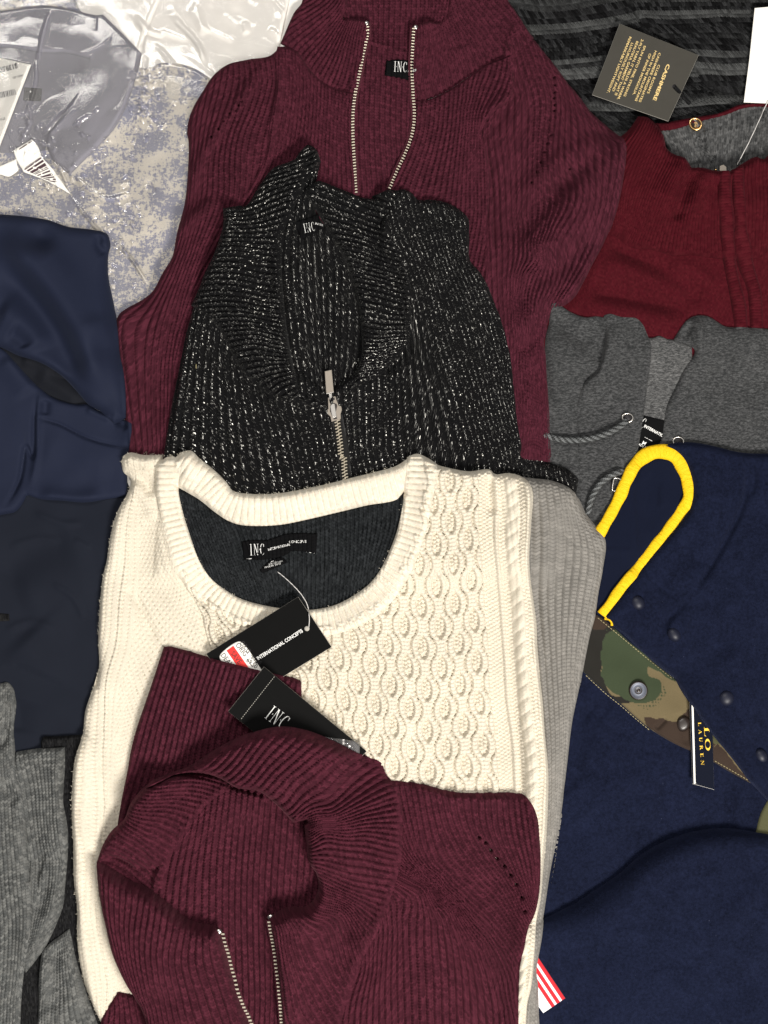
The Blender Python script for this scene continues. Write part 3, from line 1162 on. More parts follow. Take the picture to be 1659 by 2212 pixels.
bag = thing('garment_bag', 'clear crinkled plastic bag over the patterned shirt, upper left', 'plastic bag', 'd 250,300')
rn = random.Random(11)
cre = []
for i in range(26):
    x, y = rn.uniform(-40, 480), rn.uniform(-40, 700)
    a, l = rn.uniform(0, 6.28), rn.uniform(30, 120)
    cre.append(('r', 'd %.0f,%.0f %.0f,%.0f %.0f,%.0f' % (x, y, x + l * .5 * math.cos(a), y + l * .5 * math.sin(a),
                                                       x + l * math.cos(a + .25), y + l * math.sin(a + .25)), rn.uniform(-.5, .8), rn.uniform(2, 4)))
for cx_, cy_, n_, sp in ((315, 190, 46, 34), (320, 250, 26, 26), (70, 330, 40, 40), (60, 260, 16, 24), (130, 400, 26, 40), (270, 440, 26, 60), (240, 560, 20, 50), (90, 480, 14, 50), (420, 240, 14, 60), (200, 330, 18, 60)):
    for i in range(n_):
        x, y = rn.gauss(cx_, sp * .6), rn.gauss(cy_, sp)
        a, l = rn.uniform(0, 6.28), rn.uniform(5, 16)
        cre.append(('r', 'd %.1f,%.1f %.1f,%.1f' % (x, y, x + l * math.cos(a), y + l * math.sin(a)), rn.uniform(1.2, 3.4), rn.uniform(1.4, 2.2)))
for i in range(30):
    x, y = rn.uniform(240, 600), rn.uniform(-40, 120)
    a, l = rn.uniform(.3, 1.4), rn.uniform(30, 110)
    cre.append(('r', 'd %.0f,%.0f %.0f,%.0f' % (x, y, x + l * math.cos(a), y + l * math.sin(a)), rn.uniform(-.6, 1.3), rn.uniform(3, 8)))
cre += [('r', 'A 280,885 400,760 515,670', 2.6, 2.2), ('r', 'A 300,905 420,790 520,700', 1.6, 2), ('r', 'A 480,825 590,755', 2.6, 2.6),
        ('r', 'A 345,30 270,300 255,420', 2, 4), ('r', 'A 235,380 240,520 160,800', 2, 3), ('r', 'A 200,690 200,800 150,920', 2.4, 3),
        ('r', 'A 455,1270 650,1510 E 830,330 990,570', 3.2, 2.4), ('r', 'A 340,1050 400,1120 460,1260', 2, 2.5), ('r', 'A 1050,-60 950,180 880,420', 2, 4),
        ('r', 'A 1100,80 1300,300 1340,440', 2.4, 5), ('r', 'A 880,90 960,200 1080,240', 2.5, 6), ('r', 'A 940,330 940,640 930,850', 1.6, 3)]
sheet('film', bag, m_film, 'd -70,-70! 640,-70! 600,120 540,420 430,640 330,760 200,800! -70,780!', lift=4, edge=8, step=2.4, noise=(.8, 70), seed=9, folds=cre, drape=26)
stk = sheet('barcode_sticker', bag, m_paper, 'A 88,985! 210,912! 250,960 275,1025 340,1100 462,1270! 300,1180 155,1125! 110,1045', lift=2.5, edge=2, step=2, drape=8, f=LAST['f'])
sheet('paper_scrap', bag, m_paper, 'A -80,1130! 0,1088 108,1040! 112,1075 122,1110 95,1135 60,1155 0,1142 -80,1150!', lift=2.5, edge=2, step=2, drape=8, f=LAST['f'])
f = F(stk)
m_bar = plain('barcode_ink', (.06, .03, .04), .6, .3)
bars = []
for k, (t0, w) in enumerate(((.02, .028), (.085, .05), (.17, .075), (.27, .018), (.31, .018), (.37, .035), (.46, .05), (.54, .03), (.60, .04), (.68, .045))):
    L0, L1 = np.array([152., 1108.]), np.array([330., 1190.])
    R0, R1 = np.array([268., 1025.]), np.array([398., 1222.])
    q = []
    for t_ in (t0, t0 + w):
        q.append((L0 + (L1 - L0) * t_ * 1.3 + [4, 0], R0 + (R1 - R0) * t_ * 1.22))
    bars.append([tuple(q[0][0]), tuple(q[0][1]), tuple(q[1][1]), tuple(q[1][0])])
bb = [[(a / K, -b / K) for a, b in q] for q in bars]
place_flat('barcode', stk, m_bar, *glyphs(bb), (0, 0), 1, 0, f)
place_flat('sticker_border', stk, m_bar, *glyphs([[(a / K, -b / K) for a, b in q] for q in ([(92, 997), (212, 924), (215, 929), (95, 1002)],)]), (0, 0), 1, 0, f)

# ------------------------------------------------------------------ dark striped purl jumper (upper right)
stripe = thing('striped_sweater', 'black and grey striped purl-knit jumper under the charcoal tag, top right', 'sweater', 'd 1380,160')
sheet('body', stripe, m_purl, 'd 1060,-60! 1760,-60! 1760,480! 1250,480! 1200,300', lift=14, edge=14, step=2, noise=(5, 120), seed=5,
      folds=[('r', 'D 150,330 560,470 900,700', 5, 30), ('r', 'D 420,560 640,560', -6, 16), ('r', 'D 60,120 90,330', -6, 12)],
      knit=dict(per=11, g=[(0, 'D 30,60 250,85 560,30 760,-10'), (3, 'D 110,200 400,180 740,130 900,90'), (7, 'D 190,310 420,300 640,255 900,230'),
                   (12, 'D 250,450 500,430 800,390 1000,400'), (16, 'D 400,580 700,560 900,540 1200,560'), (20, 'D 480,680 800,680 1300,640 1600,640'),
                   (24, 'D 640,810 900,800 1300,760')], stitch=8, h=purl(7.5)))
sheet('sleeve', stripe, m_purl, 'D 680,-80! 860,170 1060,300 1180,440 1260,560 1400,610! 1900,640! 1900,-120!', lift=9, edge=16, step=2, noise=(4, 140), seed=6,
      folds=[('r', 'D 700,-30 880,190 1150,420', 6, 22), ('r', 'D 1160,460 1280,480 1380,600', 5, 14)],
      knit=dict(per=11, g=[(0, 'D 800,20 1100,10 1500,20 1800,20'), (6, 'D 860,130 1100,140 1300,120 1700,130'), (10, 'D 960,230 1200,220 1500,230 1800,230'),
                   (17, 'D 1150,420 1300,440 1500,430 1800,440'), (22, 'D 1250,570 1400,570 1800,580')], stitch=8, h=purl(6.5)))

# ------------------------------------------------------------------ crimson zip cardigan (right)
crim = thing('zip_cardigan', 'crimson ribbed-collar zip cardigan with grey inside, at the right edge', 'cardigan', 'd 1480,480')
sheet('collar_lining', crim, m_greyin, 'D 950,820! 1250,770 1480,690 1760,660! 1900,1000! 1500,1180! 1180,1150! 1040,1020', lift=8, edge=8, step=2, noise=(4, 70),
      folds=[('r', 'D 1190,860 1240,960 1320,1080', -7, 9), ('r', 'D 1230,850 1290,960', 4, 12)],
      knit=dict(per=11, g=[(0, 'D 980,850 1060,1000'), (9, 'D 1180,800 1230,1080'), (19, 'D 1420,730 1400,1080'), (30, 'D 1659,690 1640,1000')], stitch=7, h=rib_stitch(6, 2.2, .8)))
sheet('back_neckband', crim, m_crimson, 'D 925,800! 990,795 1140,768 1350,732 1480,678 1560,664 1800,660! 1800,712! 1560,700 1500,708 1380,752 1230,790 1000,852 950,850!', lift=7, edge=8, step=2,
      knit=dict(spine='D 900,830 1140,790 1350,745 1480,695 1560,682 1800,682', period=12, stitch=6, h=flat_rib(3)))
fb = F(bpy.data.objects['back_neckband'])
btn = lathe('ring_button', crim, None, 'D 1185,812', [(0, 3.2), (8.5, 3.2), (10, 4.2), (11.5, 6.5), (13.8, 7), (15.4, 5.5), (15.6, 0)], fb, rot=35, squash=.88,
            mats=[m_dark, m_brass], midx=[0, 0, 1, 1, 1, 1])
sq = [arc(.0, .06, .30, .34, .22, .26, -120, 150, 14), arc(.04, .12, .14, .16, .07, .09, 0, 360, 10), [[(-.3, -.5), (-.2, -.52), (-.02, .3), (-.1, .32)]],
      arc(-.12, -.28, .3, .3, .24, .24, 150, 330, 10)]
place_flat('emblem', btn, m_brass, *glyphs(sum(sq, [])), 'D 1187,812', 12, 20, fb, dz=.4)
for v in bpy.data.objects['emblem'].data.vertices:
    v.co.z = btn.data.vertices[0].co.z + .4 * U

ctag = card('hang_tag', None, [m_tagchar, m_edge], 'D 685,166 1198,372 1000,803 505,630', thick=2.2)
tag(ctag, 'charcoal card tag printed in gold about cashmere, on the striped jumper', 'hang tag')
f = F(ctag)
ang = math.degrees(math.atan2(-230, -98))
zt = lambda x, y: ((2310 + x * 460 / 1659) / 1.82278, (80 + y * 460 / 1659) / 1.82278)
lines = [('CASHMERE', (1125, 640), (925, 1150), .02, 1.45), ("CLUB ROOM'S", (1000, 650), (840, 1055), 0, 1), ('CASHMERE ORIGINATES', (1010, 480), (725, 1175), 0, 1),
         ('HIGH IN THE MOUNTAINS', (955, 450), (670, 1160), 0, 1), ('OF INNER MONGOLIA.', (875, 490), (640, 1075), 0, 1), ('SPUN INTO FINE, STRONG', (800, 378), (510, 1095), 0, 1),
         ('2-PLY YARN, IT YIELDS A WARM,', (765, 290), (420, 1140), 0, 1), ('BEAUTIFUL GARMENT THAT IS', (695, 315), (385, 1080), 0, 1), ('LUXURIOUSLY SOFT AND', (622, 338), (350, 1020), 0, 1),
         ('REMARKABLY LIGHTWEIGHT.', (597, 250), (275, 1045), 0, 1)]
for s_, a, b, bo, sc in lines:
    a, b = np.array(zt(*a)), np.array(zt(*b))
    d = b - a
    text(ctag, s_, a, 5.0 * sc, math.degrees(math.atan2(-d[1], d[0])), m_gold, f, bold=bo + .012, width=float(np.hypot(*d)), dz=.5)
lathe('eyelet_hole', ctag, m_ink, 'D 1040,577', [(0, .25), (4.6, .25), (4.8, 0)], f)
sweep('cord', ctag, m_black, 'D 1040,580 1065,605 1100,632 1150,680', 4.2, f=f, zoff=2.0)

wtag = card('paper_tag', None, [m_paper, m_paper], 'D 1565,62 1830,40 1830,690 1495,675 1530,400', thick=2)
tag(wtag, 'blank white paper tag on a thin thread at the right edge', 'paper tag')

sheet('body', crim, m_crimson, 'H 560,100! 700,0! 1900,0! d 1800,800! 1150,800! 1130,640 1150,500', lift=12, edge=14, step=3, noise=(4, 110), seed=12,
      folds=[('r', 'H 580,230 760,310 940,420 1150,560 1300,640', -10, 26), ('r', 'H 500,430 700,420 950,500 1200,640', 9, 30), ('r', 'H 440,560 700,580 950,640 1150,720', -9, 24),
             ('r', 'H 420,660 800,720 1100,760', 6, 26), ('r', 'H 1000,380 1200,470 1350,600', 6, 24)],
      knit=dict(g=[(0, 'H 420,200 430,700'), (36, 'H 800,300 790,740'), (74, 'H 1220,350 1230,800'), (110, 'H 1640,300 1640,800')], stitch=4, h=rib(1.2)))
sheet('collar', crim, m_crimson, 'D 820,745! 880,750 940,800 985,870 1010,960 1060,1000 1120,1020 1170,1085! 1240,1085 1320,1105 1420,1108 1500,1060 1590,1015 1640,1030 1720,940 1900,900! 1900,1600! H 1700,250! 1640,330 1340,350 1180,325 1050,330 920,290 780,270 640,190 d 1120,620! 1120,520! D 690,890! 760,830',
      lift=36, edge=24, step=1.6, noise=(4, 100), seed=13, soft=[('H 640,190 780,270 920,290 1050,330 1180,325 1340,350 1640,330', 120, .4)],
      folds=[('r', 'D 1172,1100 1140,1190 1090,1340 1060,1460', -15, 17), ('r', 'D 1230,1130 1190,1250 1150,1400', 8, 22), ('r', 'D 1090,1060 1040,1180 960,1330', 8, 26), ('r', 'D 1160,1080 1060,1000 990,900 940,830', 6, 20), ('r', 'D 840,760 760,900 700,1100 620,1300', 6, 40),
             ('r', 'D 640,1540 800,1620', -6, 16), ('r', 'D 1200,1130 1320,1140 1480,1110', 6, 16)],
      knit=dict(per=7.5, g=[(0, 'H 640,170 d 1180,540 D 800,780'), (8, 'H 700,230 D 830,1150 960,830'), (16, 'H 850,290 D 980,1240 1080,1040'), (23, 'H 1050,330 D 1090,1400 1180,1120'),
                   (30, 'H 1250,340 D 1250,1400 1280,1110'), (35, 'H 1400,345 D 1370,1400 1380,1110'), (43, 'H 1600,330 D 1600,1400 1600,1030')], stitch=4.5, h=rib(6, 2.2)))
m_crimedge = m_crimson
for k, oo in enumerate(('D 1340,1118! 1402,1116! 1412,1300 1435,1460 H 1450,300 1480,480 1525,640 1540,815! 1455,815! 1425,620 1385,420 1355,240 D 1345,1500 1325,1300',
                        'D 1415,1112! 1490,1085! 1500,1300 1520,1500 H 1545,250 1590,440 1625,560 1640,820! 1556,815! 1548,680 1535,560 1480,420 1440,240 D 1440,1480 1420,1300')):
    sheet('placket', crim, m_crimson, oo, lift=9, edge=11, step=2, noise=(1, 50),
          knit=dict(spine=('D 1370,1080 1378,1300 1400,1500 H 1405,250 1435,420 1480,600 1498,820' if k == 0 else 'D 1455,1080 1462,1300 1485,1500 H 1500,250 1540,430 1590,590 1600,820'),
                    period=6.5, stitch=9, h=rib(3.6, 3)))
fc = F(bpy.data.objects['collar'])
zp = prism('zip_pull', crim, m_steel2, [pts(q)[0][0] for q in ('D 1352,1118', 'D 1354,1075', 'D 1378,1066', 'D 1396,1082', 'D 1398,1118')], 0, 5, fc)
zp.location.z = float(sample(*[pts('D 1375,1100')[0][0][k] for k in (0, 1)])) * U
zp2 = lathe('puller_stud', crim, m_brass, 'D 1330,1098', [(0, 5), (2.2, 4.4), (3.4, 2), (3.4, -3)], fc)
wf = F(wtag)
sweep('thread', wtag, m_thread, 'D 1652,668 1590,800 1520,950 1458,1075', .9, f=wf, sides=6, zs=[2.5, 20, 20, 4])

# ------------------------------------------------------------------ upper burgundy quarter-zip
wine = thing('quarter_zip_sweater', 'upper burgundy quarter-zip, open zip, lying behind the glittery black sweater', 'sweater', 'd 760,480')
PI_, ST, RD = 10.5, 6.4, 9.0
sheet('back_panel', wine, m_wine, 'B 1190,250! 1350,285 1560,340 C 330,300! 300,700 250,900 200,1500! -20,1700! B 1100,1700! 1100,700! 1130,500', step=1.8, lift=9, edge=10, noise=(2, 90),
      knit=dict(per=11.0, g=[(0, 'B 1130,300 1110,800 1130,1290'), (10, 'B 1330,300 1310,800 1330,1290'), (19, 'B 1520,350 1500,800 1500,1250'), (26, 'C 340,350 300,900 200,1250')], stitch=ST, h=rib_stitch(7.5, 2.2, 1.0)))
sheet('back_collar', wine, m_wine, 'B 1040,-120! C 560,-120! C 420,160 330,380! 190,345 B 1500,362 1240,292! 1180,200 1080,110', step=1.8, lift=8, edge=12, noise=(3, 80),
      folds=[('r', 'B 1240,300 1500,368 C 190,355', -3, 5)],
      knit=dict(per=11.0, g=[(0, 'B 1100,-60 1160,260'), (7, 'B 1260,-60 1270,290'), (15, 'B 1420,-60 1410,320'), (24, 'B 1590,-60 1580,360'), (35, 'C 420,-60 360,300')], stitch=ST, h=rib_stitch(7.5, 2.2, 1.0)))
sheet('left_sleeve', wine, m_wine, 'B 660,300! 600,350 460,375 320,410 230,480 160,590 100,690 65,790 58,870 65,900 60,1150 42,1320 E 1150,200 1120,350 1060,450 990,575 920,630 830,680 780,715 760,750 755,800 770,950 790,1080 795,1190 800,1290 808,1400 815,1500 815,1620 820,1750! 1150,1750! 1120,1400 1160,1000 1240,650 B 450,1360 620,1050 680,800 700,560',
      step=1.8, lift=20, edge=22, noise=(4, 110), seed=21,
      folds=[('r', 'B 600,350 480,560 370,730 200,980 110,1180 40,1400', 9, 13), ('r', 'B 420,650 300,880 160,1120', -6, 14),
             ('r', 'B 250,1300 100,1450 10,1560', 8, 12), ('r', 'E 1290,0 1180,230 1100,420 960,640', 8, 18), ('r', 'B 520,640 440,900 380,1200 E 1150,500 1050,900', 7, 30),
             ('r', 'E 1230,600 1130,900 1060,1150 1040,1500', -14, 22)],
      knit=dict(per=11.0, g=[(0, 'B 90,740 75,1000 60,1300 E 1140,330 1000,600 900,690 800,760 800,1000 860,1500'), (2.5, 'B 190,560 140,800 110,1100 80,1377 E 1170,350 1080,560 980,720 930,900 930,1200 950,1600'),
                   (6.5, 'B 300,430 260,640 210,850 170,1100 150,1327 E 1230,350 1130,600 1050,900 1020,1200 1030,1600'),
                   (12, 'B 420,390 430,560 360,800 300,1000 300,1300 E 1300,350 1200,650 1120,1000 1110,1600'), (17.5, 'B 540,365 570,520 520,700 440,900 420,1200'), (22, 'B 640,320 660,500 610,760 560,1050')],
                stitch=ST, h=rib_stitch(RD, 2.2, 1.2), lam=.01, holes=[('B 400,692 375,722 342,748 268,850 222,902 420,668 300,800', 11, 3)]))
sheet('left_front', wine, m_wine, 'B 650,300! 720,300 780,330 830,400 900,490 1000,560 1160,605! 1140,800 1150,950 1180,1270 d 800,600! 820,1080! 330,1080! E 1080,1640! 1110,1350 1130,1000 1200,640 B 390,1360 565,1050 605,800 645,560 630,420',
      step=2, lift=9, edge=16, noise=(3, 100), seed=22, folds=[('r', 'B 650,330 650,560 610,800 560,1080 400,1360', 7, 12), ('r', 'B 960,600 1000,900 960,1100', 3, 30)],
      knit=dict(per=11.0, g=[(0, 'B 660,330 655,560 620,800 570,1080 E 1240,700 1130,1100 1090,1600'), (6, 'B 760,340 770,600 740,850 690,1100 E 1280,1000 1250,1600'), (13, 'B 900,500 890,800 860,1100 d 640,700'),
                   (21, 'B 1060,580 1040,900 1040,1200 d 700,700'), (26, 'B 1155,610 1140,800 1150,950 1180,1270')], stitch=ST, h=rib_stitch(RD, 2.2, 1.2)))
sheet('right_sleeve', wine, m_wine, 'C 860,120! 985,232 1080,350 1160,450 1220,530 1290,610 1390,740 1480,820 1560,890 1590,960 1590,1040 1570,1200 1545,1350 1500,1510 H 640,150 580,280 520,390 470,490 400,610 340,660 280,690 230,760 215,850 200,900 215,1000 230,1200 245,1400 260,1700! -40,1700! -60,1200 -100,900 G 1000,500! C 680,1560 700,1200 680,1000 640,860 700,700 800,600 800,420 800,290',
      step=1.8, lift=20, edge=18, noise=(4, 110), seed=23,
      folds=[('r', 'C 850,380 870,560 800,760 690,880', -5, 14), ('r', 'C 690,900 720,1150 740,1400 740,1640', -8, 12), ('r', 'C 1580,960 1400,960 1200,1050 1000,1200 840,1400', 10, 24),
             ('r', 'C 1120,560 1110,750 1060,960 980,1200', -3, 10), ('r', 'H 620,260 420,480 240,560 100,760 0,960', 11, 30), ('r', 'H 330,640 240,690 160,840 20,1000', -9, 18), ('r', 'H 560,330 480,460 320,640 230,740', 6, 12),
             ('r', 'C 1300,1080 1200,1200 1050,1450 900,1650', -6, 22)],
      knit=dict(per=11.0, g=[(0, 'C 700,720 690,900 730,1200 740,1600 G 1100,900 1220,1500'), (5, 'C 830,600 800,800 830,1100 850,1500 G 1200,700 1290,1100 1300,1600'),
                   (11, 'C 870,330 900,500 960,680 960,900 960,1100 940,1400 1010,1700'), (17, 'C 960,280 1040,480 1090,680 1070,880 1060,1100 1080,1400 H 60,560 60,1000 100,1600'),
                   (24, 'C 1100,400 1200,600 1200,850 1200,1080 1240,1300 H 200,300 220,520 150,760 170,1600'), (31, 'C 1300,640 1400,880 1380,1100 1400,1300 H 460,200 360,480 230,700'),
                   (37, 'C 1480,830 1560,960 1530,1200 1480,1450 H 600,200 480,440 330,640')],
                stitch=ST, h=rib_stitch(RD, 2.2, 1.2), lam=.01,
                holes=[('C 1130,510 1135,560 1135,605 1130,640 1135,685 1133,722 1110,880 1092,935 1070,990 1045,1060 1020,1125 985,1195 1230,1105', 11, 3)]))
sheet('right_front', wine, m_wine, 'C 215,640! 250,655 420,595 560,505 700,412 850,362! 870,560 850,640 720,760 660,860 690,1000 710,1200 690,1560 d 1060,700! 820,700! C -40,1300! 60,1220! 110,1100 190,930 215,800',
      step=1.8, lift=10, edge=14, noise=(3, 100), seed=24, folds=[('r', 'C 690,880 715,1150 700,1500', 8, 10), ('r', 'C 850,620 720,740 640,860', 5, 14), ('r', 'C 300,700 330,1000 300,1250', -4, 30), ('r', 'C 500,560 560,800 560,1200', 5, 30)],
      knit=dict(per=11.0, g=[(0, 'C 230,650 225,800 190,950 110,1120 50,1250'), (8, 'C 400,610 380,850 330,1050 270,1280'), (15, 'C 560,510 530,800 500,1050 470,1320'), (21, 'C 720,420 620,700 600,950 600,1400'),
                   (27, 'C 850,380 820,600 680,820 690,1000 700,1400')], stitch=ST, h=rib_stitch(RD, 2.2, 1.2), lam=.008))
sheet('left_collar', wine, m_wine, 'B 780,-150! 1120,-150! 1100,60! 1080,110 1160,125 1230,135! 1252,170 1240,250 1215,400 1180,560 1160,612! 1000,565 900,490 830,405 780,335 720,305 668,275! 700,200 760,70 810,0',
      step=1.8, lift=16, edge=14, noise=(3, 90), seed=25, soft=[('B 640,270 720,305 780,335 830,405 900,490 1000,565 1160,612', 110, .15)], folds=[('r', 'B 1090,60 1050,160 960,300 900,440', -7, 26), ('r', 'B 1080,115 1160,135 1230,145', 4, 8), ('r', 'B 790,40 740,160 690,270', 5, 18),
                                                       ('r', 'B 720,300 830,398 1000,560 1160,606', -4, 4)],
      knit=dict(per=9.0, g=[(0, 'B 690,250 860,130 1000,0 1060,-60'), (4, 'B 780,330 940,190 1070,60'), (11, 'B 900,480 1020,280 1110,120'), (17, 'B 1030,570 1110,340 1165,130'), (22, 'B 1150,605 1190,380 1225,150')], stitch=ST, h=rib_stitch(7.5, 2.2, 1.0), lam=.01))
sheet('right_collar', wine, m_wine, 'C 200,190! 235,165 300,140 380,145 435,90! 480,-150! 800,-150! 830,0 870,60 940,160 1000,252! 960,290 850,362 700,412 560,502 420,592 250,652 212,645! 200,400',
      step=1.8, lift=16, edge=14, noise=(3, 90), seed=26, soft=[('C 212,645 250,652 420,592 560,502 700,412 850,362 1000,252', 110, .15)], folds=[('r', 'C 430,110 480,220 520,330', -5, 26), ('r', 'C 240,175 320,150 390,155', 4, 9), ('r', 'C 820,20 900,150 980,260', 5, 20),
                                                        ('r', 'C 215,640 420,585 700,405 960,285', -4, 4)],
      knit=dict(per=9.0, g=[(0, 'C 235,645 218,400 235,170'), (7, 'C 420,590 370,350 345,140'), (14, 'C 600,470 520,280 430,110'), (20, 'C 760,385 650,210 500,0'), (25, 'C 900,325 790,140 640,-60'), (29, 'C 995,255 890,80 770,-80')],
                stitch=ST, h=rib_stitch(7.5, 2.2, 1.0), lam=.01))
ff = F(bpy.data.objects['left_collar'])
zl = zip_tape('zipper', wine, m_tape, m_teeth, 'B 1238,150 1240,220 1215,340 1190,470 1160,610 1145,740 1145,900 1155,1080 1165,1280', 1, ff, tilt=6, length=8)
zr = zip_tape('zipper', wine, m_tape, m_teeth, 'C 215,185 208,300 202,450 210,620 218,760 205,870 165,990 110,1110 55,1240', -1, ff, tilt=-4, length=8)
for at in ('B 1234,156', 'C 226,186'):
    lathe('zip_stop', wine, m_steel, at, [(0, 6), (3.5, 6), (5, 4.5), (5.2, 0)], ff)
lw = sheet('neck_label', wine, m_label, 'B 1362,400! 1440,392 1530,398 C 210,395! 208,530! B 1500,525 1420,508 1350,495!', lift=2, edge=2, step=2, f=F(bpy.data.objects['back_panel']), drape=10)
place_flat('lettering', lw, m_white, *inc_logo(), 'B 1412,472', 22, -3, F(lw), sx=.92)
text(lw, 'INTER', 'B 1502,476', 5, -3, m_white, F(lw))
# bring the label in front of nothing: the right zip crosses it

# ------------------------------------------------------------------ grey marl hoodie (right)
hood = thing('hooded_sweatshirt', 'grey marl hooded sweatshirt with drawcord and steel eyelets, right of the burgundy quarter-zip', 'hoodie', 'd 1400,800')
sheet('back_lining', hood, m_terry, 'H 850,880! 910,880 945,868 1000,890 1045,895 1160,935! 1160,1200 1050,1659! d 1340,1080! 1330,900', lift=8, edge=8, step=3, noise=(3, 60), seed=31)
hl = sheet('neck_label', hood, m_label, 'H 800,1375! 1010,1425! 985,1640 960,1700! 780,1640!', lift=2, edge=2, step=2, drape=10)
f = F(hl)
text(hl, 'INTERNATIONAL CONCEPTS', 'H 845,1462', 6.2, -28, m_white, f, bold=.02, sx=.92)
place_flat('lettering', hl, m_white, *inc_logo(), 'H 765,1440', 24, -28, f, sx=.8)
text(hl, 'M', 'H 833,1572', 8, -28, m_white, f, bold=.01)
text(hl, 'MADE IN VIETNAM', 'H 798,1572', 4.6, -28, m_white, f, bold=.02)
text(hl, '- -- ----', 'H 852,1532', 4.5, -28, m_white, f, bold=.03)
sheet('left_panel', hood, m_hood, 'H 235,705! 250,660 300,668 380,715 470,745 540,740 640,760! 640,1000 700,1659! d 1400,1200! 1190,1200! H 225,1750! 215,1200 205,890 230,780!', lift=12, edge=14, step=4, noise=(4, 110), seed=32,
      folds=[('r', 'H 250,690 400,860 520,930', -8, 22), ('r', 'H 470,750 560,900 540,1060', -9, 18), ('r', 'H 240,850 330,960 420,1100 430,1300', 6, 30), ('r', 'H 420,1200 440,1400 430,1640', -5, 24),
             ('r', 'H 230,1000 300,1200 300,1400', 5, 30)])
sheet('front_flap', hood, m_hood, 'H 585,735! 620,724 700,745 800,755 840,792 872,860 895,930! 885,1100 860,1300 830,1500 800,1700! d 1380,1200! 1260,1200! H 420,1500 420,1300 460,1175 540,1105 580,980 600,860', lift=5, edge=12, step=4, noise=(4, 90), seed=33,
      folds=[('r', 'H 610,760 595,940 545,1100 470,1180 430,1300', 9, 16), ('r', 'H 690,760 720,1000 690,1250', 5, 40), ('r', 'H 860,830 870,1050 840,1300', 3, 16)])
sheet('hood', hood, m_hood, 'H 1040,895! 1080,830 1130,765 1190,735 1270,740 1330,775 1380,805 1500,812 1900,835! d 1780,1100! 1420,1100! H 940,1600! 965,1540 1000,1330 1060,1200 1110,1090 1180,960', lift=12, edge=18, step=4, noise=(5, 120), seed=34,
      folds=[('r', 'H 1195,745 1200,850 1195,930 1150,1020', 8, 14), ('r', 'H 1180,780 1130,830 1090,900', -7, 10), ('r', 'H 1330,790 1300,960 1180,1150', 5, 40), ('r', 'H 1250,1100 1450,1180 1659,1190', -6, 40), ('r', 'H 1400,1000 1659,980', 6, 50)])
fh = F(bpy.data.objects['front_flap'])
for at, z0 in (('H 742,1402', None), ('H 1075,1556', None)):
    lathe('eyelet', hood, m_steel, at, [(9.0, 0), (9.2, 3), (11, 5.2), (13.2, 4), (14.5, 0)], fh, squash=.82, rot=8)
    lathe('eyelet_hole', hood, m_ink, at, [(0, .6), (9, .6), (9.1, 0)], fh, squash=.82, rot=8)
sweep('drawcord', hood, m_cord, 'H 190,1512 245,1530 330,1547 450,1545 540,1528 620,1498 690,1458 738,1418', 6.6, f=fh, zs=[-9, 7, 9, 9, 9, 9, 9, 5], zoff=None, uvper=7.0, sides=12)
sweep('drawcord', hood, m_cord, 'L 752,244 700,258 640,282 575,325 530,385 500,450 480,540', 6.6, f=fh, zs=[-14, 8, 9, 9, 9, 9, 8], uvper=7.0, sides=12)
sweep('d_ring', hood, m_steel, 'L 640,388 642,350 655,305 672,304 712,322 735,350', 1.9, f=fh, sides=8, zs=[5, 6, 7, 7, 7, 5])
sweep('d_ring', hood, m_steel, 'L 640,390 660,388 690,384 720,378', 1.9, f=fh, sides=8, zs=[5, 6, 6, 5])

# ------------------------------------------------------------------ glittery black sweater (middle)
lur = thing('glitter_sweater', 'black rib-knit sweater with silver glitter yarn and half zip, mid-pile', 'sweater', 'd 720,760')
LP, LS = 12.0, 3.1
sheet('back_panel', lur, m_lurex, 'B 790,1000! 850,943 905,975 930,1050! F 1060,30 1190,230 1270,400 1340,620 1370,860 1360,1020! 1290,1230 1180,1330 940,1260! 880,1000 840,600 825,250', lift=8, edge=12, noise=(4, 60), seed=41,
      folds=[('r', 'F 960,300 930,700 960,1100', 5, 24), ('r', 'F 1180,400 1230,800 1220,1100', 5, 30)],
      knit=dict(per=14.0, g=[(0, 'B 820,960 F 850,300 880,800 960,1230'), (3.5, 'B 870,960 F 960,300 990,800 1050,1250'), (8, 'F 1080,150 1110,800 1130,1280'), (13, 'F 1250,400 1240,800 1220,1260'), (16.5, 'F 1340,640 1350,900 1290,1200')],
                stitch=LS, h=rib(9.5, 1.8)))
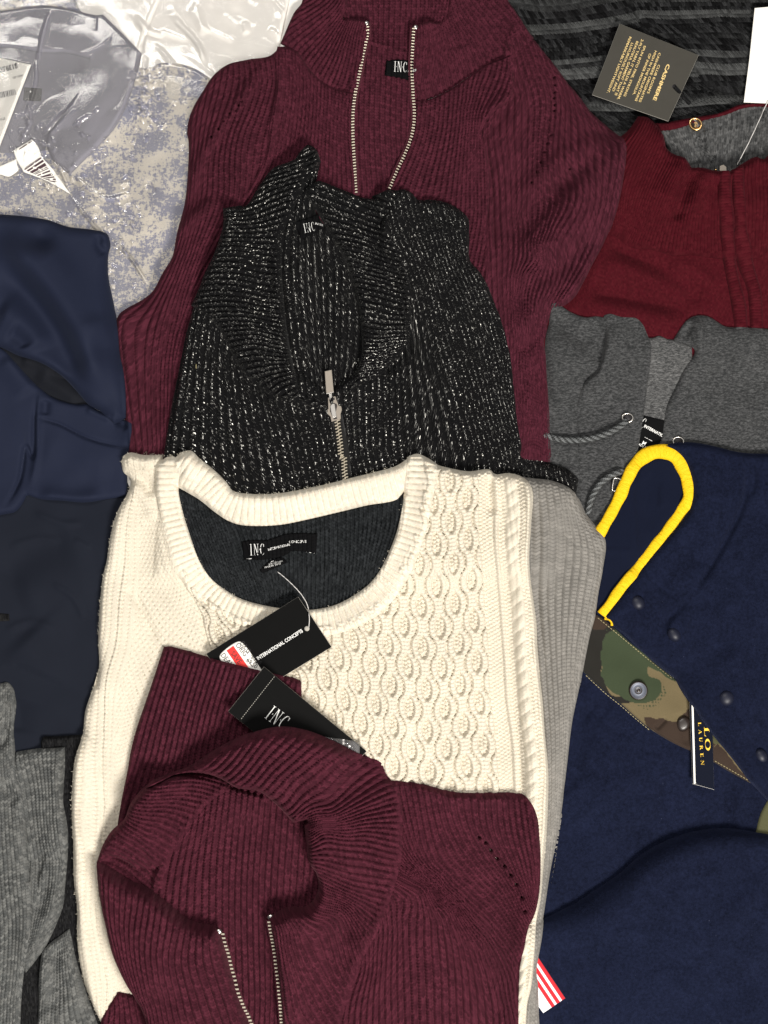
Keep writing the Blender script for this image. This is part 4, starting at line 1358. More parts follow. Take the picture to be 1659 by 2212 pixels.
sheet('front_panel', lur, m_lurex, 'B 300,1370! 420,1345! F 700,650! 900,1050! 1150,1250! 1330,1100! G 300,500! 330,150! C 60,1300! 130,1238 200,1260 240,1300 330,1300 430,1320 520,1370 570,1420 577,1550 G 910,240 915,370 980,450 1040,560 1070,640 1110,740 1150,880 1180,1010 1200,1200 1225,1450 1250,1590 K 1080,160 1230,190 1330,220 1400,250 1462,310! 1440,420 1300,700! d 1200,1250! 330,1250! E 1060,1720! 1070,1640 1090,1500 1120,1300 1150,1170 1190,980 1215,850 1240,760 1280,620 1330,480 1400,330 1460,150',
      lift=22, edge=22, noise=(4, 130), seed=42,
      folds=[('r', 'G 500,250 560,500 640,800 700,1100', -7, 26), ('r', 'G 850,300 900,700 1000,1100 1080,1500', 6, 30), ('r', 'F 420,760 520,980 640,1150 830,1300', -8, 16), ('r', 'G 540,600 530,900 440,1010 300,1150', -8, 16),
             ('r', 'G 700,100 720,300 800,500', 6, 26), ('r', 'F 280,700 250,1000 230,1400', 4, 40)],
      knit=dict(per=14.0, g=[(0, 'F 250,720 180,1100 110,1600'), (5, 'F 380,800 340,1200 330,1650'), (12, 'F 560,1060 600,1300 640,1659'), (19, 'F 800,1290 860,1450 900,1659'), (27, 'F 1050,1330 1120,1500 1160,1659 J 1190,300'),
                   (34, 'G 110,1180 120,1400 130,1659'), (40, 'G 300,1100 300,1400 310,1659'), (47, 'G 480,960 500,1300 540,1659'), (53, 'G 420,200 560,500 640,900 760,1300 850,1659'), (60, 'G 560,100 700,500 820,900 950,1300 1050,1650'),
                   (67, 'G 720,40 800,400 930,700 1050,1100 1150,1500 1190,1659'), (73, 'G 860,60 890,350 1010,600 1110,900 1180,1300')],
                stitch=LS, h=rib(9.5, 1.8), lam=.02))
sheet('left_collar', lur, m_lurex, 'B 300,1372! 330,1355 430,1340 540,1180 620,1080 760,1020 800,968 850,943 905,972 932,1040! 900,1100 830,1200 F 840,200! 840,420 855,640 880,850 930,1100 965,1220 1060,1275 1150,1300! 1120,1345 1000,1318 830,1285 600,1115 500,955 410,785 300,700 245,660! 330,480 400,330 470,100',
      lift=26, edge=20, noise=(4, 80), seed=43, soft=[('F 245,660 300,700 410,785 500,955 600,1115 830,1285 1000,1318 1120,1345', 110, .2)],
      folds=[('r', 'F 830,250 850,600 900,1000 1000,1240', 8, 18), ('r', 'F 560,120 500,420 560,760 700,1060', 5, 50), ('r', 'B 860,960 850,1100 830,1230', -10, 12), ('r', 'B 800,1000 760,1130 740,1300', 6, 26), ('r', 'F 380,400 600,420 820,400', -4, 26)],
      knit=dict(per=11.0, g=[(0, 'F 260,655 430,640 640,660 850,690'), (8, 'F 400,330 560,320 700,330 830,350'), (18, 'B 420,1345 600,1250 740,1200 840,1180'), (23, 'B 620,1085 740,1060 860,1000'), (-8, 'F 480,930 640,900 780,920 890,960'), (-16, 'F 760,1250 820,1180 880,1140 950,1150'), (-20, 'F 1000,1315 1010,1290 1020,1260')],
                stitch=LS, h=rib(9.5, 1.8), lam=.01))
sheet('right_collar', lur, m_lurex, 'B 915,1165! 960,1180 1080,1230 1180,1272 1330,1290 C -60,1275 40,1230! 120,1240! G 340,130! 470,330 515,480 530,620 520,900! 430,1005 330,1125 180,1192! F 1240,1290! 1290,1200 1365,1000 1365,860 1340,640 1280,430 1200,260 1080,60 1000,-90',
      lift=24, edge=18, noise=(4, 80), seed=44, soft=[('G 240,60 380,140 470,330 515,480 530,620 520,900 430,1005 330,1125 180,1192', 110, .2)],
      folds=[('r', 'F 1200,240 1330,600 1370,900 1300,1180', 6, 16), ('r', 'G 300,150 470,400 510,700 470,960', -8, 24), ('r', 'G 120,200 220,500 250,800', 5, 40), ('r', 'G 200,100 330,180', -5, 14)],
      knit=dict(per=11.0, g=[(0, 'B 930,1180 1100,1250 1300,1330'), (8, 'F 1180,210 1400,250 G 400,330'), (18, 'F 1310,540 1450,560 G 500,620'), (27, 'F 1370,880 1480,900 G 510,880'), (33, 'F 1350,1040 1430,1000 1530,1020 G 470,960'), (40, 'F 1270,1220 1330,1120 1430,1110 G 330,1120')],
                stitch=LS, h=rib(9.5, 1.8), lam=.01))
fz = F(bpy.data.objects['front_panel'])
sheet('zip_gutter', lur, m_tapeb, 'F 1170,1380! 1240,1380! 1290,1659 J 1300,300 1310,420! 1240,420! 1215,200 F 1185,1500', lift=1.5, edge=4, step=2, f=fz, drape=8)
zip_tape('zipper', lur, m_tapeb, m_teeth, 'F 1206,1410 1218,1500 1230,1600 1236,1659 J 1246,160 1256,260 1270,380', 1, fz, pitch=6.8, length=8.5, wide=3.2, both=True, tilt=12, lift=1.2)
slz = float(sample(*[pts('F 1195,1350')[0][0][k] for k in (0, 1)]))
zq = lambda *a: [((1220 + x * 200 / 1475) / 1.82278, (1420 + y * 200 / 1475) / 1.82278) for x, y in a]
slider = prism('zip_slider', lur, m_steel2, zq((535, 1090), (760, 1040), (815, 1180), (850, 1310), (910, 1335), (935, 1440), (895, 1560), (905, 1700), (800, 1740), (635, 1785), (610, 1640), (525, 1560), (518, 1440), (545, 1400)), slz, slz + 6, fz, bev=1.2)
prism('slider_window', slider, m_ink, zq((578, 1110), (722, 1082), (732, 1150), (592, 1190)), slz + 5.8, slz + 6.3, fz, bev=.1)
prism('slider_recess', slider, m_dark, zq((590, 1330), (640, 1260), (720, 1240), (790, 1275), (800, 1330), (760, 1500), (800, 1700), (700, 1720), (640, 1600), (590, 1480)), slz + 5.8, slz + 6.4, fz, bev=.1)
prism('slider_bridge', slider, m_steel, zq((605, 1340), (650, 1275), (720, 1265), (740, 1400), (780, 1650), (675, 1690), (640, 1550)), slz + 6.2, slz + 11, fz, bev=1.6)
slp = max(float(sample(*q_)) for q_ in zq((443, 330), (560, 300), (640, 287), (520, 600), (600, 600), (700, 930), (488, 985)))
slp = max(slp, slz + 6)
pull = prism('zip_pull', lur, m_steel2, zq((443, 330), (640, 287), (700, 930), (488, 985)), slp + 1, slp + 4, fz, bev=.8)
prism('pull_rim', pull, m_steel, zq((490, 965), (697, 920), (700, 938), (488, 988)), slp + 2, slp + 5, fz, bev=.4)
prism('pull_link', pull, m_steel, zq((560, 975), (640, 962), (660, 1140), (585, 1160)), slp + .5, slp + 3.5, fz, bev=1.0)
lu = sheet('neck_label', lur, m_label, 'F 930,122! 1010,100 1085,68! 1105,170! 1040,205 970,242!', lift=2.5, edge=2, step=2, drape=8)
place_flat('lettering', lu, m_white, *inc_logo(), 'F 997,196', 20, 12, F(lu), sx=.86)
text(lu, 'INTER', 'F 1062,140', 4.5, -12, m_white, F(lu))
sheet('lint', lur, m_stitchy, 'F 292,1062! 300,1060! 300,1090! 293,1086!', lift=1.5, edge=1, step=2)

# ------------------------------------------------------------------ navy softshell jacket (left)
soft = thing('softshell_jacket', 'navy softshell jacket with a folded stand collar, at the left edge', 'jacket', 'd 130,640')
sheet('lower_front', soft, m_twill, 'I -160,520! 30,420 150,380 190,360! 300,380 560,380 830,330! 900,500! 900,1300! M 760,800! d 260,2330! -100,2330!', lift=11, edge=10, step=4, noise=(5, 130), seed=51,
      folds=[('r', 'I 0,1010 200,800 480,690', -5, 40), ('r', 'I 100,1100 400,980 650,920', 5, 60), ('r', 'I 150,1300 300,1500 M 260,300', 6, 60), ('r', 'M 100,400 60,640', -5, 40), ('r', 'I 210,520 420,600 560,590', 2.2, 7), ('r', 'I 40,760 260,700 420,720', 2.4, 8), ('r', 'I 330,980 480,1080 560,1240', 2.2, 7), ('r', 'I 20,1300 220,1240 380,1300', 2.4, 8), ('r', 'I 480,700 600,760', 1.8, 5)])
sheet('bartack', soft, m_black, 'I -30,1183! 60,1192! 62,1236! -30,1240!', lift=1.6, edge=2, step=2)
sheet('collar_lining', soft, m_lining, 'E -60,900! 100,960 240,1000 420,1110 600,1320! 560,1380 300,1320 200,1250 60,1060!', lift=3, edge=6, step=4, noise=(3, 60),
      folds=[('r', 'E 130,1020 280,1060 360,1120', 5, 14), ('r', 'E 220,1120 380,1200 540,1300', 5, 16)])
sheet('front_yoke', soft, m_soft, 'E -160,930! 0,945 90,1030 160,1110 240,1195! 330,1262 480,1312 565,1312! 650,1360 740,1392 800,1410 862,1440! 862,1500 840,1600 I 855,60 840,130 826,270! 830,420! 700,440 560,462 400,450 260,440 172,410! 160,440 100,520 0,545 -160,600!', lift=16, edge=13, step=3, noise=(5, 110), seed=52,
      folds=[('r', 'E 245,1200 225,1400 205,1659 I 170,100 120,330 20,520', -6, 5), ('r', 'E 255,1210 245,1400 240,1659 I 215,300 190,390', 4, 8), ('r', 'E 220,1400 380,1440 560,1530 830,1600', -4, 4), ('r', 'E 300,1280 290,1390', -5, 10),
             ('r', 'E 740,1420 800,1440 840,1470', -7, 9), ('r', 'E 20,1000 90,1100 200,1260', 6, 26), ('r', 'I 230,80 500,200 760,260', 4, 60), ('r', 'I 240,400 450,440 700,420', 6, 18), ('r', 'E 560,1330 740,1410', 6, 10)])
sheet('hood', soft, m_soft, 'E -160,55! -20,62 150,75 300,100 440,145 600,165 690,192 712,260 698,330 695,400 700,480 740,680 765,830 775,980 800,1100 815,1300 812,1400! 740,1440! 650,1362 565,1312 480,1215 400,1132 330,1080 240,1032 100,988 0,940 -160,900!', lift=30, edge=26, step=3, noise=(3, 150), seed=53,
      folds=[('r', 'E -40,200 140,330 280,480 440,700 560,930 640,1150 700,1330', 26, 36), ('r', 'E 230,200 420,400 580,640 700,960', 24, 30), ('r', 'E -40,420 150,560 330,780 470,1020 560,1200', -14, 30), ('r', 'E 150,130 400,350 560,590 690,900', -13, 26),
             ('r', 'E -20,700 100,760 230,900 260,980', 12, 34), ('r', 'E 60,830 150,900 180,960', -8, 20), ('r', 'E 660,200 640,260 690,340', -7, 10), ('r', 'E 0,930 240,1020 400,1120 560,1300', 7, 14)])
fsj = F(bpy.data.objects['front_yoke'])
for k, pth in enumerate(('E 222,1398 300,1425 420,1470 520,1515 640,1565 740,1592 830,1603', 'I 262,5 240,130 215,270 190,370', 'I 165,5 150,150 115,300 60,430')):
    c = curve(pth, False, 2, fsj)
    L = np.concatenate([[0], np.cumsum(np.hypot(*np.diff(c, axis=0).T))])
    V, fs, s = [], [], 0
    while s < L[-1] - 5:
        a, b = [np.array([np.interp(q, L, c[:, 0]), np.interp(q, L, c[:, 1])]) for q in (s, s + 4.6)]
        n = (b - a)[::-1] * [-1, 1] / max(np.hypot(*(b - a)), .1) * .8
        fs.append(tuple(range(len(V), len(V) + 4)))
        V += [a - n, b - n, b + n, a + n]
        s += 6.6
    V = np.array(V)
    V[:, 1] *= -1
    place_flat('stitching', soft, m_stitch, V, fs, (CX, CY), 1, 0, 1, dz=.8) if False else None
    z = sample(V[:, 0], -V[:, 1]) + .7
    link('stitching', raw_mesh('stitching', to_world(V[:, 0], -V[:, 1], z, soft), [list(q) for q in fs], m_stitch, None, False), soft)

# ------------------------------------------------------------------ navy fleece (right)
fle = thing('fleece_pullover', 'navy fleece pullover with yellow-bound collar and camouflage snap placket, lower right', 'fleece', 'd 1450,1500')
NAVY, GRN, TAN, BRN, BLK, OLV = (.012, .016, .04), (.034, .046, .024), (.125, .098, .052), (.034, .022, .016), (.014, .013, .011), (.07, .07, .033)


def camo_paint(x, y, f):
    X, Y = CX + (x - CX) / f, CY + (y - CY) / f
    X = X + 3 * noise2(X, Y, 14, 3)
    Y = Y + 3 * noise2(X, Y, 14, 4)
    c = np.tile(np.array(TAN), (len(x), 1))

    def fill(s, colr):
        p = curve(s, True, 4)
        k = np.zeros(len(x), bool)
        for (ax, ay), (bx, by) in zip(p, np.roll(p, -1, axis=0)):
            if ay != by:
                cr = (Y >= min(ay, by)) & (Y < max(ay, by))
                xc = ax + (Y - ay) * (bx - ax) / (by - ay)
                k ^= cr & (X > xc)
        c[k] = colr
    fill('P 400,-300! 700,-260! L 680,1280 610,1340 580,1480 575,1600 P 570,150 565,230 600,330 660,400 780,400 770,430! 700,450! 400,300!', BLK)
    fill('L 500,1170 560,1190 620,1260 560,1290 520,1290', BRN)
    fill('L 600,1310 700,1290 850,1400 1000,1500 1090,1640 P 1080,310 1020,290 900,215 870,215 890,270 960,310 965,370 930,420 860,445 790,440 680,390 590,320 566,200 575,60 P 620,-60', GRN)
    fill('P 840,550 950,545 1080,560 1100,520 1170,480 1240,560 1330,700 1420,820 1560,970! 1300,900 1000,720 900,620', BRN)
    fill('P 1240,600 1300,640 1340,690 1300,720 1330,690', TAN)
    fill('P 1220,520 1290,560 1360,700 1300,700 1240,640', OLV)
    dx, dy = X * 1.82278 * 1.659 / 1.0, Y * 1.82278 * 1.659 / 1.0
    gx, gy = (X * K / 1.0) / 19, (Y * K / 1.0) / 19
    dots = ((gx - np.floor(gx) - .5) ** 2 + (gy - np.floor(gy) - .5) ** 2) < .075
    p = curve('P 970,310 990,380 940,450 860,480 790,460 900,440 950,390', True, 4)
    k = np.zeros(len(x), bool)
    for (ax, ay), (bx, by) in zip(p, np.roll(p, -1, axis=0)):
        if ay != by:
            k ^= (Y >= min(ay, by)) & (Y < max(ay, by)) & (X > ax + (Y - ay) * (bx - ax) / (by - ay))
    c[k & dots] = GRN
    return c


sheet('body', fle, m_fleece, 'd 1240,1180! L 640,760 760,760! 900,1500! P 500,0! 900,300 1400,700 1900,950! 1900,2000! d 1100,2330! 1100,1900!', lift=16, edge=16, step=4, noise=(5, 140), seed=61,
      folds=[('r', 'P 400,600 700,900 800,1300', 5, 60), ('r', 'P 560,420 470,520 400,600', -4, 10), ('r', 'P 640,440 540,560', -3, 8), ('r', 'P 900,1000 1200,1050 1500,1100', -10, 50), ('r', 'T 150,960 400,850 680,640 850,480 1050,380 1300,330 1600,330', -16, 34), ('r', 'P 420,760 620,860 760,1060', 6, 50), ('r', 'P 330,1000 500,1200', 5, 60), ('r', 'P 460,500 640,700 700,900', 2, 7), ('r', 'P 900,860 1040,960 1220,1000', 2, 8), ('r', 'P 300,900 420,1040', 1.8, 6)])
sheet('hem_panel', fle, m_camo, 'P 1659,1080! 1612,1175 1580,1300! 1680,1360! 1900,1350! 1900,1000!', lift=5, edge=6, step=3, paint=lambda x, y, f: np.tile(np.array(OLV), (len(x), 1)))
pk = sheet('camo_placket', fle, m_camo, 'L 470,1150! 530,1190 580,1220 660,1285 750,1370 850,1450 960,1540 1060,1620! 1300,1620! P 1700,960! 1640,1010! 1540,965 1400,890 1300,830 1200,780 1050,712 900,622 800,542 700,452 600,372 455,245! 400,200!', lift=9, edge=7, step=2, noise=(2.5, 60), seed=62, paint=camo_paint,
           folds=[('r', 'P 920,620 980,560 1000,540', -4, 5), ('r', 'P 1060,500 1120,620 1130,740', -3, 12)])
f = F(pk)
for pth in ('L 545,1215 650,1300 850,1465 980,1570 P 1040,290', 'P 470,265 600,385 700,465 800,552 900,634', 'P 1310,822 1400,874 1480,920 1530,950'):
    c = curve(pth, False, 2, f)
    L = np.concatenate([[0], np.cumsum(np.hypot(*np.diff(c, axis=0).T))])
    V, fs, s = [], [], 0
    while s < L[-1] - 5:
        a, b = [np.array([np.interp(q, L, c[:, 0]), np.interp(q, L, c[:, 1])]) for q in (s, s + 4.4)]
        n = (b - a)[::-1] * [-1, 1] / max(np.hypot(*(b - a)), .1) * .7
        fs.append([len(V) + 3, len(V) + 2, len(V) + 1, len(V)])
        V += [a - n, b - n, b + n, a + n]
        s += 7.0
    V = np.array(V)
    link('stitching', raw_mesh('stitching', to_world(V[:, 0], V[:, 1], sample(V[:, 0], V[:, 1]) + .6, fle), fs, m_stitchy, None, False), fle)
lathe('snap', fle, None, 'P 810,362', [(0, 5), (2.2, 5), (4.5, 3.5), (5.6, 3.2), (8.2, 5.2), (8.6, 5.0), (15.5, 4.6), (17.2, 6.4), (20, 5.2), (20.6, 0)], f, mats=[m_dark, m_snapring], midx=[0, 0, 1, 0, 1, 1, 1, 0, 0])
lathe('snap', fle, m_dark, 'P 1105,582', [(0, 9), (6, 9.2), (11, 8), (14.5, 5), (15.5, 0)], f, rot=35, squash=1.15)
ntag = card('hang_tag', None, [m_tagnavy, m_paper], 'P 1142,380 1290,400 1303,1008 1162,970', thick=2.4)
tag(ntag, 'navy glossy tag with yellow capitals, hanging over the camouflage placket', 'hang tag')
fn = F(ntag)
z2 = lambda x, y: ((2600 + x * 424 / 1659) / 1.82278, (2700 + y * 424 / 1659) / 1.82278)
q = [[(472 + 34 * k_ / 8, 160 + 167.5 * k_), (500 + 34 * k_ / 8, 160 + 167.5 * k_), (504.25 + 34 * k_ / 8, 327.5 + 167.5 * k_), (476.25 + 34 * k_ / 8, 327.5 + 167.5 * k_)] for k_ in range(8)] + [[(504, 1500), (534, 1486), (795, 1578), (792, 1594)]]
V, fs = glyphs([[(z2(*a)[0] - CX, -(z2(*a)[1] - CY)) for a in s_] for s_ in q])
place_flat('white_border', ntag, m_paper, V, fs, (CX, CY), 1, 0, fn, dz=1.2)
place_flat('lettering', ntag, m_polo, *serif('POLO'), z2(638, 240), 11.0, -86, fn, dz=.5, sx=2.75)
place_flat('lettering', ntag, m_polo, *serif('LAUREN', .62), z2(574, 560), 6.6, -86, fn, dz=.5, sx=1.76)
place_flat('lettering', ntag, m_polo, *serif('RALPH', .62), z2(555, 130), 6.6, -86, fn, dz=.5, sx=1.05)

sheet('collar_lining', fle, m_collarshade, 'L 540,640! 640,520 760,280 860,190 960,170 1060,190 1110,300 1120,420 1080,520 900,780 700,1040 600,1190! 500,1160! 480,900!', lift=5, edge=8, step=4, noise=(3, 80), folds=[('r', 'L 960,250 800,500 650,900', -1, 50)])  # collar interior, coloured dark to stand for the shade inside it
sheet('snap_front', fle, m_fleece, 'L 940,95! 1080,68 1200,70 1350,100 1480,132 1900,140! d 1780,1800! P 1800,1180! 1659,1085 1600,1020 1540,960! 1480,880 1420,800 1330,690 1230,560 1170,470 1120,400 1090,350 1060,290! L 960,1540 840,1440 720,1325 640,1262 590,1205! 640,1140 700,1060 800,930 900,810 1000,700 1090,590 1155,480 1170,380 1150,270 1100,170 1040,120', lift=30, edge=18, step=3, noise=(5, 120), seed=63,
      folds=[('r', 'L 1490,140 1525,300 1495,480 1420,650 1300,860 1160,1090', -7, 7), ('r', 'L 1540,170 1570,300 1540,450', -5, 7), ('r', 'L 1200,860 1250,700 1290,560 1280,430', 6, 30), ('r', 'L 1340,900 1400,1200 1500,1600 P 1540,700', 6, 34), ('r', 'L 1240,1000 1330,1300 1420,1500', -5, 40),
             ('r', 'L 1150,1090 1000,1240 960,1300', -4, 8), ('r', 'L 900,960 1000,1040 1110,1110', -3, 7), ('r', 'L 1000,1250 1150,1300', 4, 30), ('r', 'L 1100,720 1300,850', -4, 40), ('r', 'P 1240,120 1440,420 1600,700', 5, 50)])
ffl = F(bpy.data.objects['snap_front'])
for at, sq_, ro in (('L 806,1118', .88, 50), ('L 1045,1325', .8, 50), ('P 1382,412', 1.0, 0), ('P 1612,790', .8, 60)):
    lathe('snap', fle, m_snap, at, [(0, 7.5), (6, 7), (11, 5.2), (14.5, 2.6), (16.5, -.5), (16.6, -4)], ffl, rot=ro, squash=sq_)
yf = ffl
sweep('yellow_binding', fle, m_yellow, 'L 545,690 590,615 640,530 672,470 705,400 725,345 748,300 775,245 810,200 850,165 895,140 950,128 1010,134 1060,160 1100,205 1130,270 1148,345 1150,420 1130,480 1090,545 1030,625 960,715 900,790 840,865 770,945 710,1015 660,1085 615,1150 578,1200', 12.4, f=yf, flat=.5, zoff=7.5, sides=16,
      rfun=lambda t: (1 + .32 * np.exp(-((t - .40) / .16) ** 2)) * (1 + .05 * np.sin(t * 90) + .04 * np.sin(t * 43 + 1)), dy=3.0)
sweep('yellow_binding', fle, m_yellow, 'L 592,1222 620,1225 640,1248 640,1268', 3, f=yf)
sheet('sleeve', fle, m_fleece, 'T 130,1010! 200,985 300,945 400,900 550,800 700,700 850,570 1000,485 1120,440 1240,412 1400,398 1550,412 1900,470! 1900,1900! d 1080,2340! 1100,2000!', lift=42, edge=36, step=4, noise=(5, 120), seed=64,
      folds=[('r', 'T 300,1100 700,900 1000,600 1300,520 1500,560 1700,650', 8, 36), ('r', 'T 1200,600 1400,545 1500,580 1659,690', -6, 26), ('r', 'T 1659,720 1500,860 1400,1000', 6, 26), ('r', 'T 1400,1200 1200,1500', -5, 80), ('r', 'T 500,1150 720,1050 900,1100', 2.4, 9), ('r', 'T 850,1350 1050,1300 1250,1380', 2.2, 8), ('r', 'T 340,1480 380,1600 520,1640', -2.4, 5), ('r', 'T 330,1200 400,1330 345,1490', 1.8, 6), ('r', 'T 1000,800 1250,760', 2, 9)])
fs_ = F(bpy.data.objects['sleeve'])
fp = sheet('flag_patch', fle, m_whitecloth, 'T 150,1205! 328,1475! 185,1570! 60,1400! 60,1260!', lift=2, edge=2, step=2, f=fs_, drape=10)
a0, a1 = np.array([150., 1205.]), np.array([328., 1475.])
nn = np.array([-143., 95.]) / math.hypot(143, 95)
for k in range(3):
    w = 20.5
    q = [a0 + nn * (2 * k * w - 1), a1 + nn * (2 * k * w - 1), a1 + nn * ((2 * k + 1.15) * w), a0 + nn * ((2 * k + 1.15) * w)]
    s = 'T ' + ' '.join('%.1f,%.1f!' % tuple(v) for v in q)
    sheet('red_stripe', fp, m_redcloth, s, lift=1.3, edge=1.2, step=2, f=fs_, drape=3)

# ------------------------------------------------------------------ grey cardigan and black cuff (lower left)
blk = thing('knit_sleeve', 'black rib-knit cuff between the grey cardigan and the cream sweater', 'knit cuff', 'd 150,1620')
sheet('cuff', blk, m_black, 'M 262,700! 275,672 350,666 450,660 560,650! 660,700! 680,1659! Q 700,1800! 60,1800! 140,1000! M 300,1400 270,900', lift=10, edge=10, step=2, noise=(3, 70), seed=71,
      knit=dict(g=[(0, 'M 280,690 330,1000 300,1659'), (9, 'M 430,670 460,1000 430,1659'), (18, 'M 560,660 600,1000 590,1659 Q 650,1600')], stitch=6, h=rib(4)))
card_ = thing('ribbed_cardigan', 'mid-grey melange knit cardigan with a twisted tie front, lower left corner', 'cardigan', 'd 60,1900')
sheet('lower_front', card_, m_marl, 'Q 270,1190! 330,1130 400,1080 450,1040! 500,1260 560,1460 610,1600 680,1800! 220,1800! 245,1600 250,1350', lift=10, edge=14, step=1.7, noise=(4, 60), seed=72,
      folds=[('r', 'Q 380,1120 350,1350 370,1600', -8, 16), ('r', 'Q 300,1200 290,1500', 6, 20), ('r', 'Q 440,1100 480,1400 530,1650', 6, 26)],
      knit=dict(per=8.0, g=[(0, 'Q 280,1200 250,1659'), (7, 'Q 370,1120 350,1659'), (15, 'Q 440,1080 560,1659')], stitch=6.5, h=rib_stitch(4.2, 2, 1.4)))
sheet('front_band', card_, m_marl, 'M 95,772! 170,758 270,745 340,742 420,735! 422,850 412,1000 410,1100 430,1200 443,1300 440,1420 Q 445,480 438,600 425,750 410,890 370,1000 300,1150 230,1250 165,1330! 120,1200 150,1000 150,700 130,400 M 100,1100 60,900', lift=15, edge=17, step=1.7, noise=(4, 70), seed=73,
      folds=[('r', 'M 380,760 370,1000 380,1150 400,1300 Q 405,500', 6, 12), ('r', 'M 170,800 200,1200 Q 230,500 240,800', -5, 22), ('r', 'Q 230,560 330,580 430,600', -4, 12), ('r', 'Q 380,700 330,900 260,1060 190,1240', 7, 16), ('r', 'Q 260,620 290,800 250,960', -7, 16)],
      knit=dict(per=8.0, g=[(0, 'M 110,775 150,1000 190,1300 Q 215,600 210,900 170,1300'), (8, 'M 220,755 260,1000 280,1300 Q 310,600 290,900 200,1250'), (16, 'M 330,745 340,1000 350,1300 Q 390,600 350,900 240,1200'), (22, 'M 415,740 405,1000 435,1300 Q 435,600 400,900 290,1160')],
                stitch=6.5, h=rib_stitch(4.2, 2, 1.4)))
sheet('left_front', card_, m_marl, 'M -200,300! -60,318 0,320 40,312 75,345 95,430 90,520 80,600 90,750 100,900 140,1050 160,1180 180,1400 195,1600 Q 200,600 212,750 216,900 212,1010 190,1150 160,1300 140,1480 132,1800! -200,1800!', lift=18, edge=22, step=1.7, noise=(5, 90), seed=74,
      folds=[('r', 'M 20,420 40,520 30,640 -20,760', -14, 14), ('r', 'M 70,350 85,450 70,600 80,760', 6, 14), ('r', 'M 0,960 60,1040 120,1100', -7, 18), ('r', 'M 40,1150 100,1400 Q 120,700 110,1100', 5, 40)],
      knit=dict(per=8.0, g=[(0, 'M 85,500 85,700 130,1050 190,1600 Q 205,900 140,1500'), (-9, 'M 30,450 20,750 50,1100 90,1600 Q 110,1000 70,1600'), (-22, 'M -60,500 -80,800 -80,1200 -60,1600 Q -40,1000 -60,1600')], stitch=6.5, h=rib_stitch(4.2, 2, 1.4)))

# ------------------------------------------------------------------ cream cable sweater (centre)
cream = thing('cable_sweater', 'cream cable-knit crew-neck sweater with charcoal inside and warm grey sleeve, centre', 'sweater', 'd 720,1400')
back = sheet('back_panel', cream, m_coal, 'J 120,330! 175,365 300,430 480,560 700,600 1000,560 1400,470 1680,400! 1680,760! 1560,1000! 1330,1150 1050,1230 700,1200 480,1120 330,980! 200,700', lift=9, edge=14, noise=(4, 80), seed=81,
      folds=[('r', 'J 520,600 600,800 660,980 700,1080', -7, 16), ('r', 'J 560,620 660,850 720,1000', 5, 24), ('r', 'J 300,480 420,760 540,1000', 5, 30), ('r', 'J 900,640 920,900 900,1100', 3, 40)],
      knit=dict(per=8.0, g=[(0, 'J 200,420 260,660 360,900'), (6, 'J 330,460 430,760 540,1050'), (11, 'J 470,560 580,850 680,1100'), (18, 'J 740,610 770,850 800,1130'), (27, 'J 1060,560 1060,850 1060,1150'), (36, 'J 1360,480 1350,800 1320,1060'), (43, 'J 1610,440 1580,700 1500,900')], stitch=7, h=rib_stitch(9, 2, 1.2)))
lc = sheet('neck_label', cream, m_label, 'J 580,718! 640,706 740,708 800,690 850,672 930,662 1080,664! 1068,797! 980,782 900,783 880,800 820,822 760,832 595,840!', lift=3, edge=2.5, step=1.7, drape=10)
place_flat('lettering', lc, m_white, *inc_logo(), 'J 640,808', 24.5, 2, F(lc), sx=.92)
text(lc, 'INTERNATIONAL', 'J 757,778', 5.2, 14, m_white, F(lc), bold=.012, sx=.86)
text(lc, 'CONCEPTS', 'J 893,727', 5.6, 1, m_white, F(lc), bold=.012, sx=.92)
place_flat('label_stitch', lc, m_white, *glyphs([R4(0, 0, 12, 1.6)]), 'J 612,836', 1, 8, F(lc))
place_flat('label_stitch', lc, m_white, *glyphs([R4(0, 0, 18, 1.2)]), 'J 1005,788', 1, -8, F(lc))
ls_ = sheet('size_label', cream, m_label, 'J 760,842! 850,822 884,852! 820,882 722,924! 700,905!', lift=2.5, edge=2, step=1.7, drape=8)
for k, at in enumerate(('J 735,892', 'J 762,872', 'J 770,856')):
    text(ls_, ('MADE IN CHINA', '85% COTTON', 'XL')[k], at, 3.4, 14, m_white, F(ls_), sx=1.0 if k < 2 else 2)
sheet('back_neckband', cream, m_creamband, 'J 130,190! 185,135 250,122 300,168 400,248 480,328 520,382 640,405 780,405 900,390 1100,350 1300,300 1500,250 1590,222 1700,150! 1720,380! 1640,402 1600,440 1400,482 1200,530 1000,576 850,606 700,616 560,606 480,576 400,522 300,442 170,366!', lift=22, edge=22, step=2, noise=(2, 60), seed=82,
      folds=[('r', 'J 200,150 250,240 220,330', 6, 16), ('r', 'J 180,380 300,440 480,572 700,612 1000,572 1400,478 1640,400', 5, 9)],
      knit=dict(spine='J 110,180 200,250 330,340 430,440 540,500 700,515 850,505 1000,475 1200,430 1400,380 1600,330 1750,260', period=13.5, stitch=5, h=flat_rib(4.5)))
GR_ = dict(g=[(0, 'K 1140,330 1150,700 1150,1100 1195,1500 O 1370,300 1410,800 1405,1300 S 1380,700 1320,1300 1290,1659'), (5, 'K 1240,320 1280,700 1270,1100 1290,1500 O 1470,500 1480,1000 1460,1500 S 1400,900 1350,1500'),
               (13, 'K 1400,380 1470,700 1440,1100 1400,1500 O 1580,500 1540,1000 1490,1400'), (20, 'K 1500,520 1620,800 1590,1060 1530,1350 O 1640,400')], stitch=8, lam=.01, per=11.5, h=rib_stitch(5.5, 1.8, 1.8))
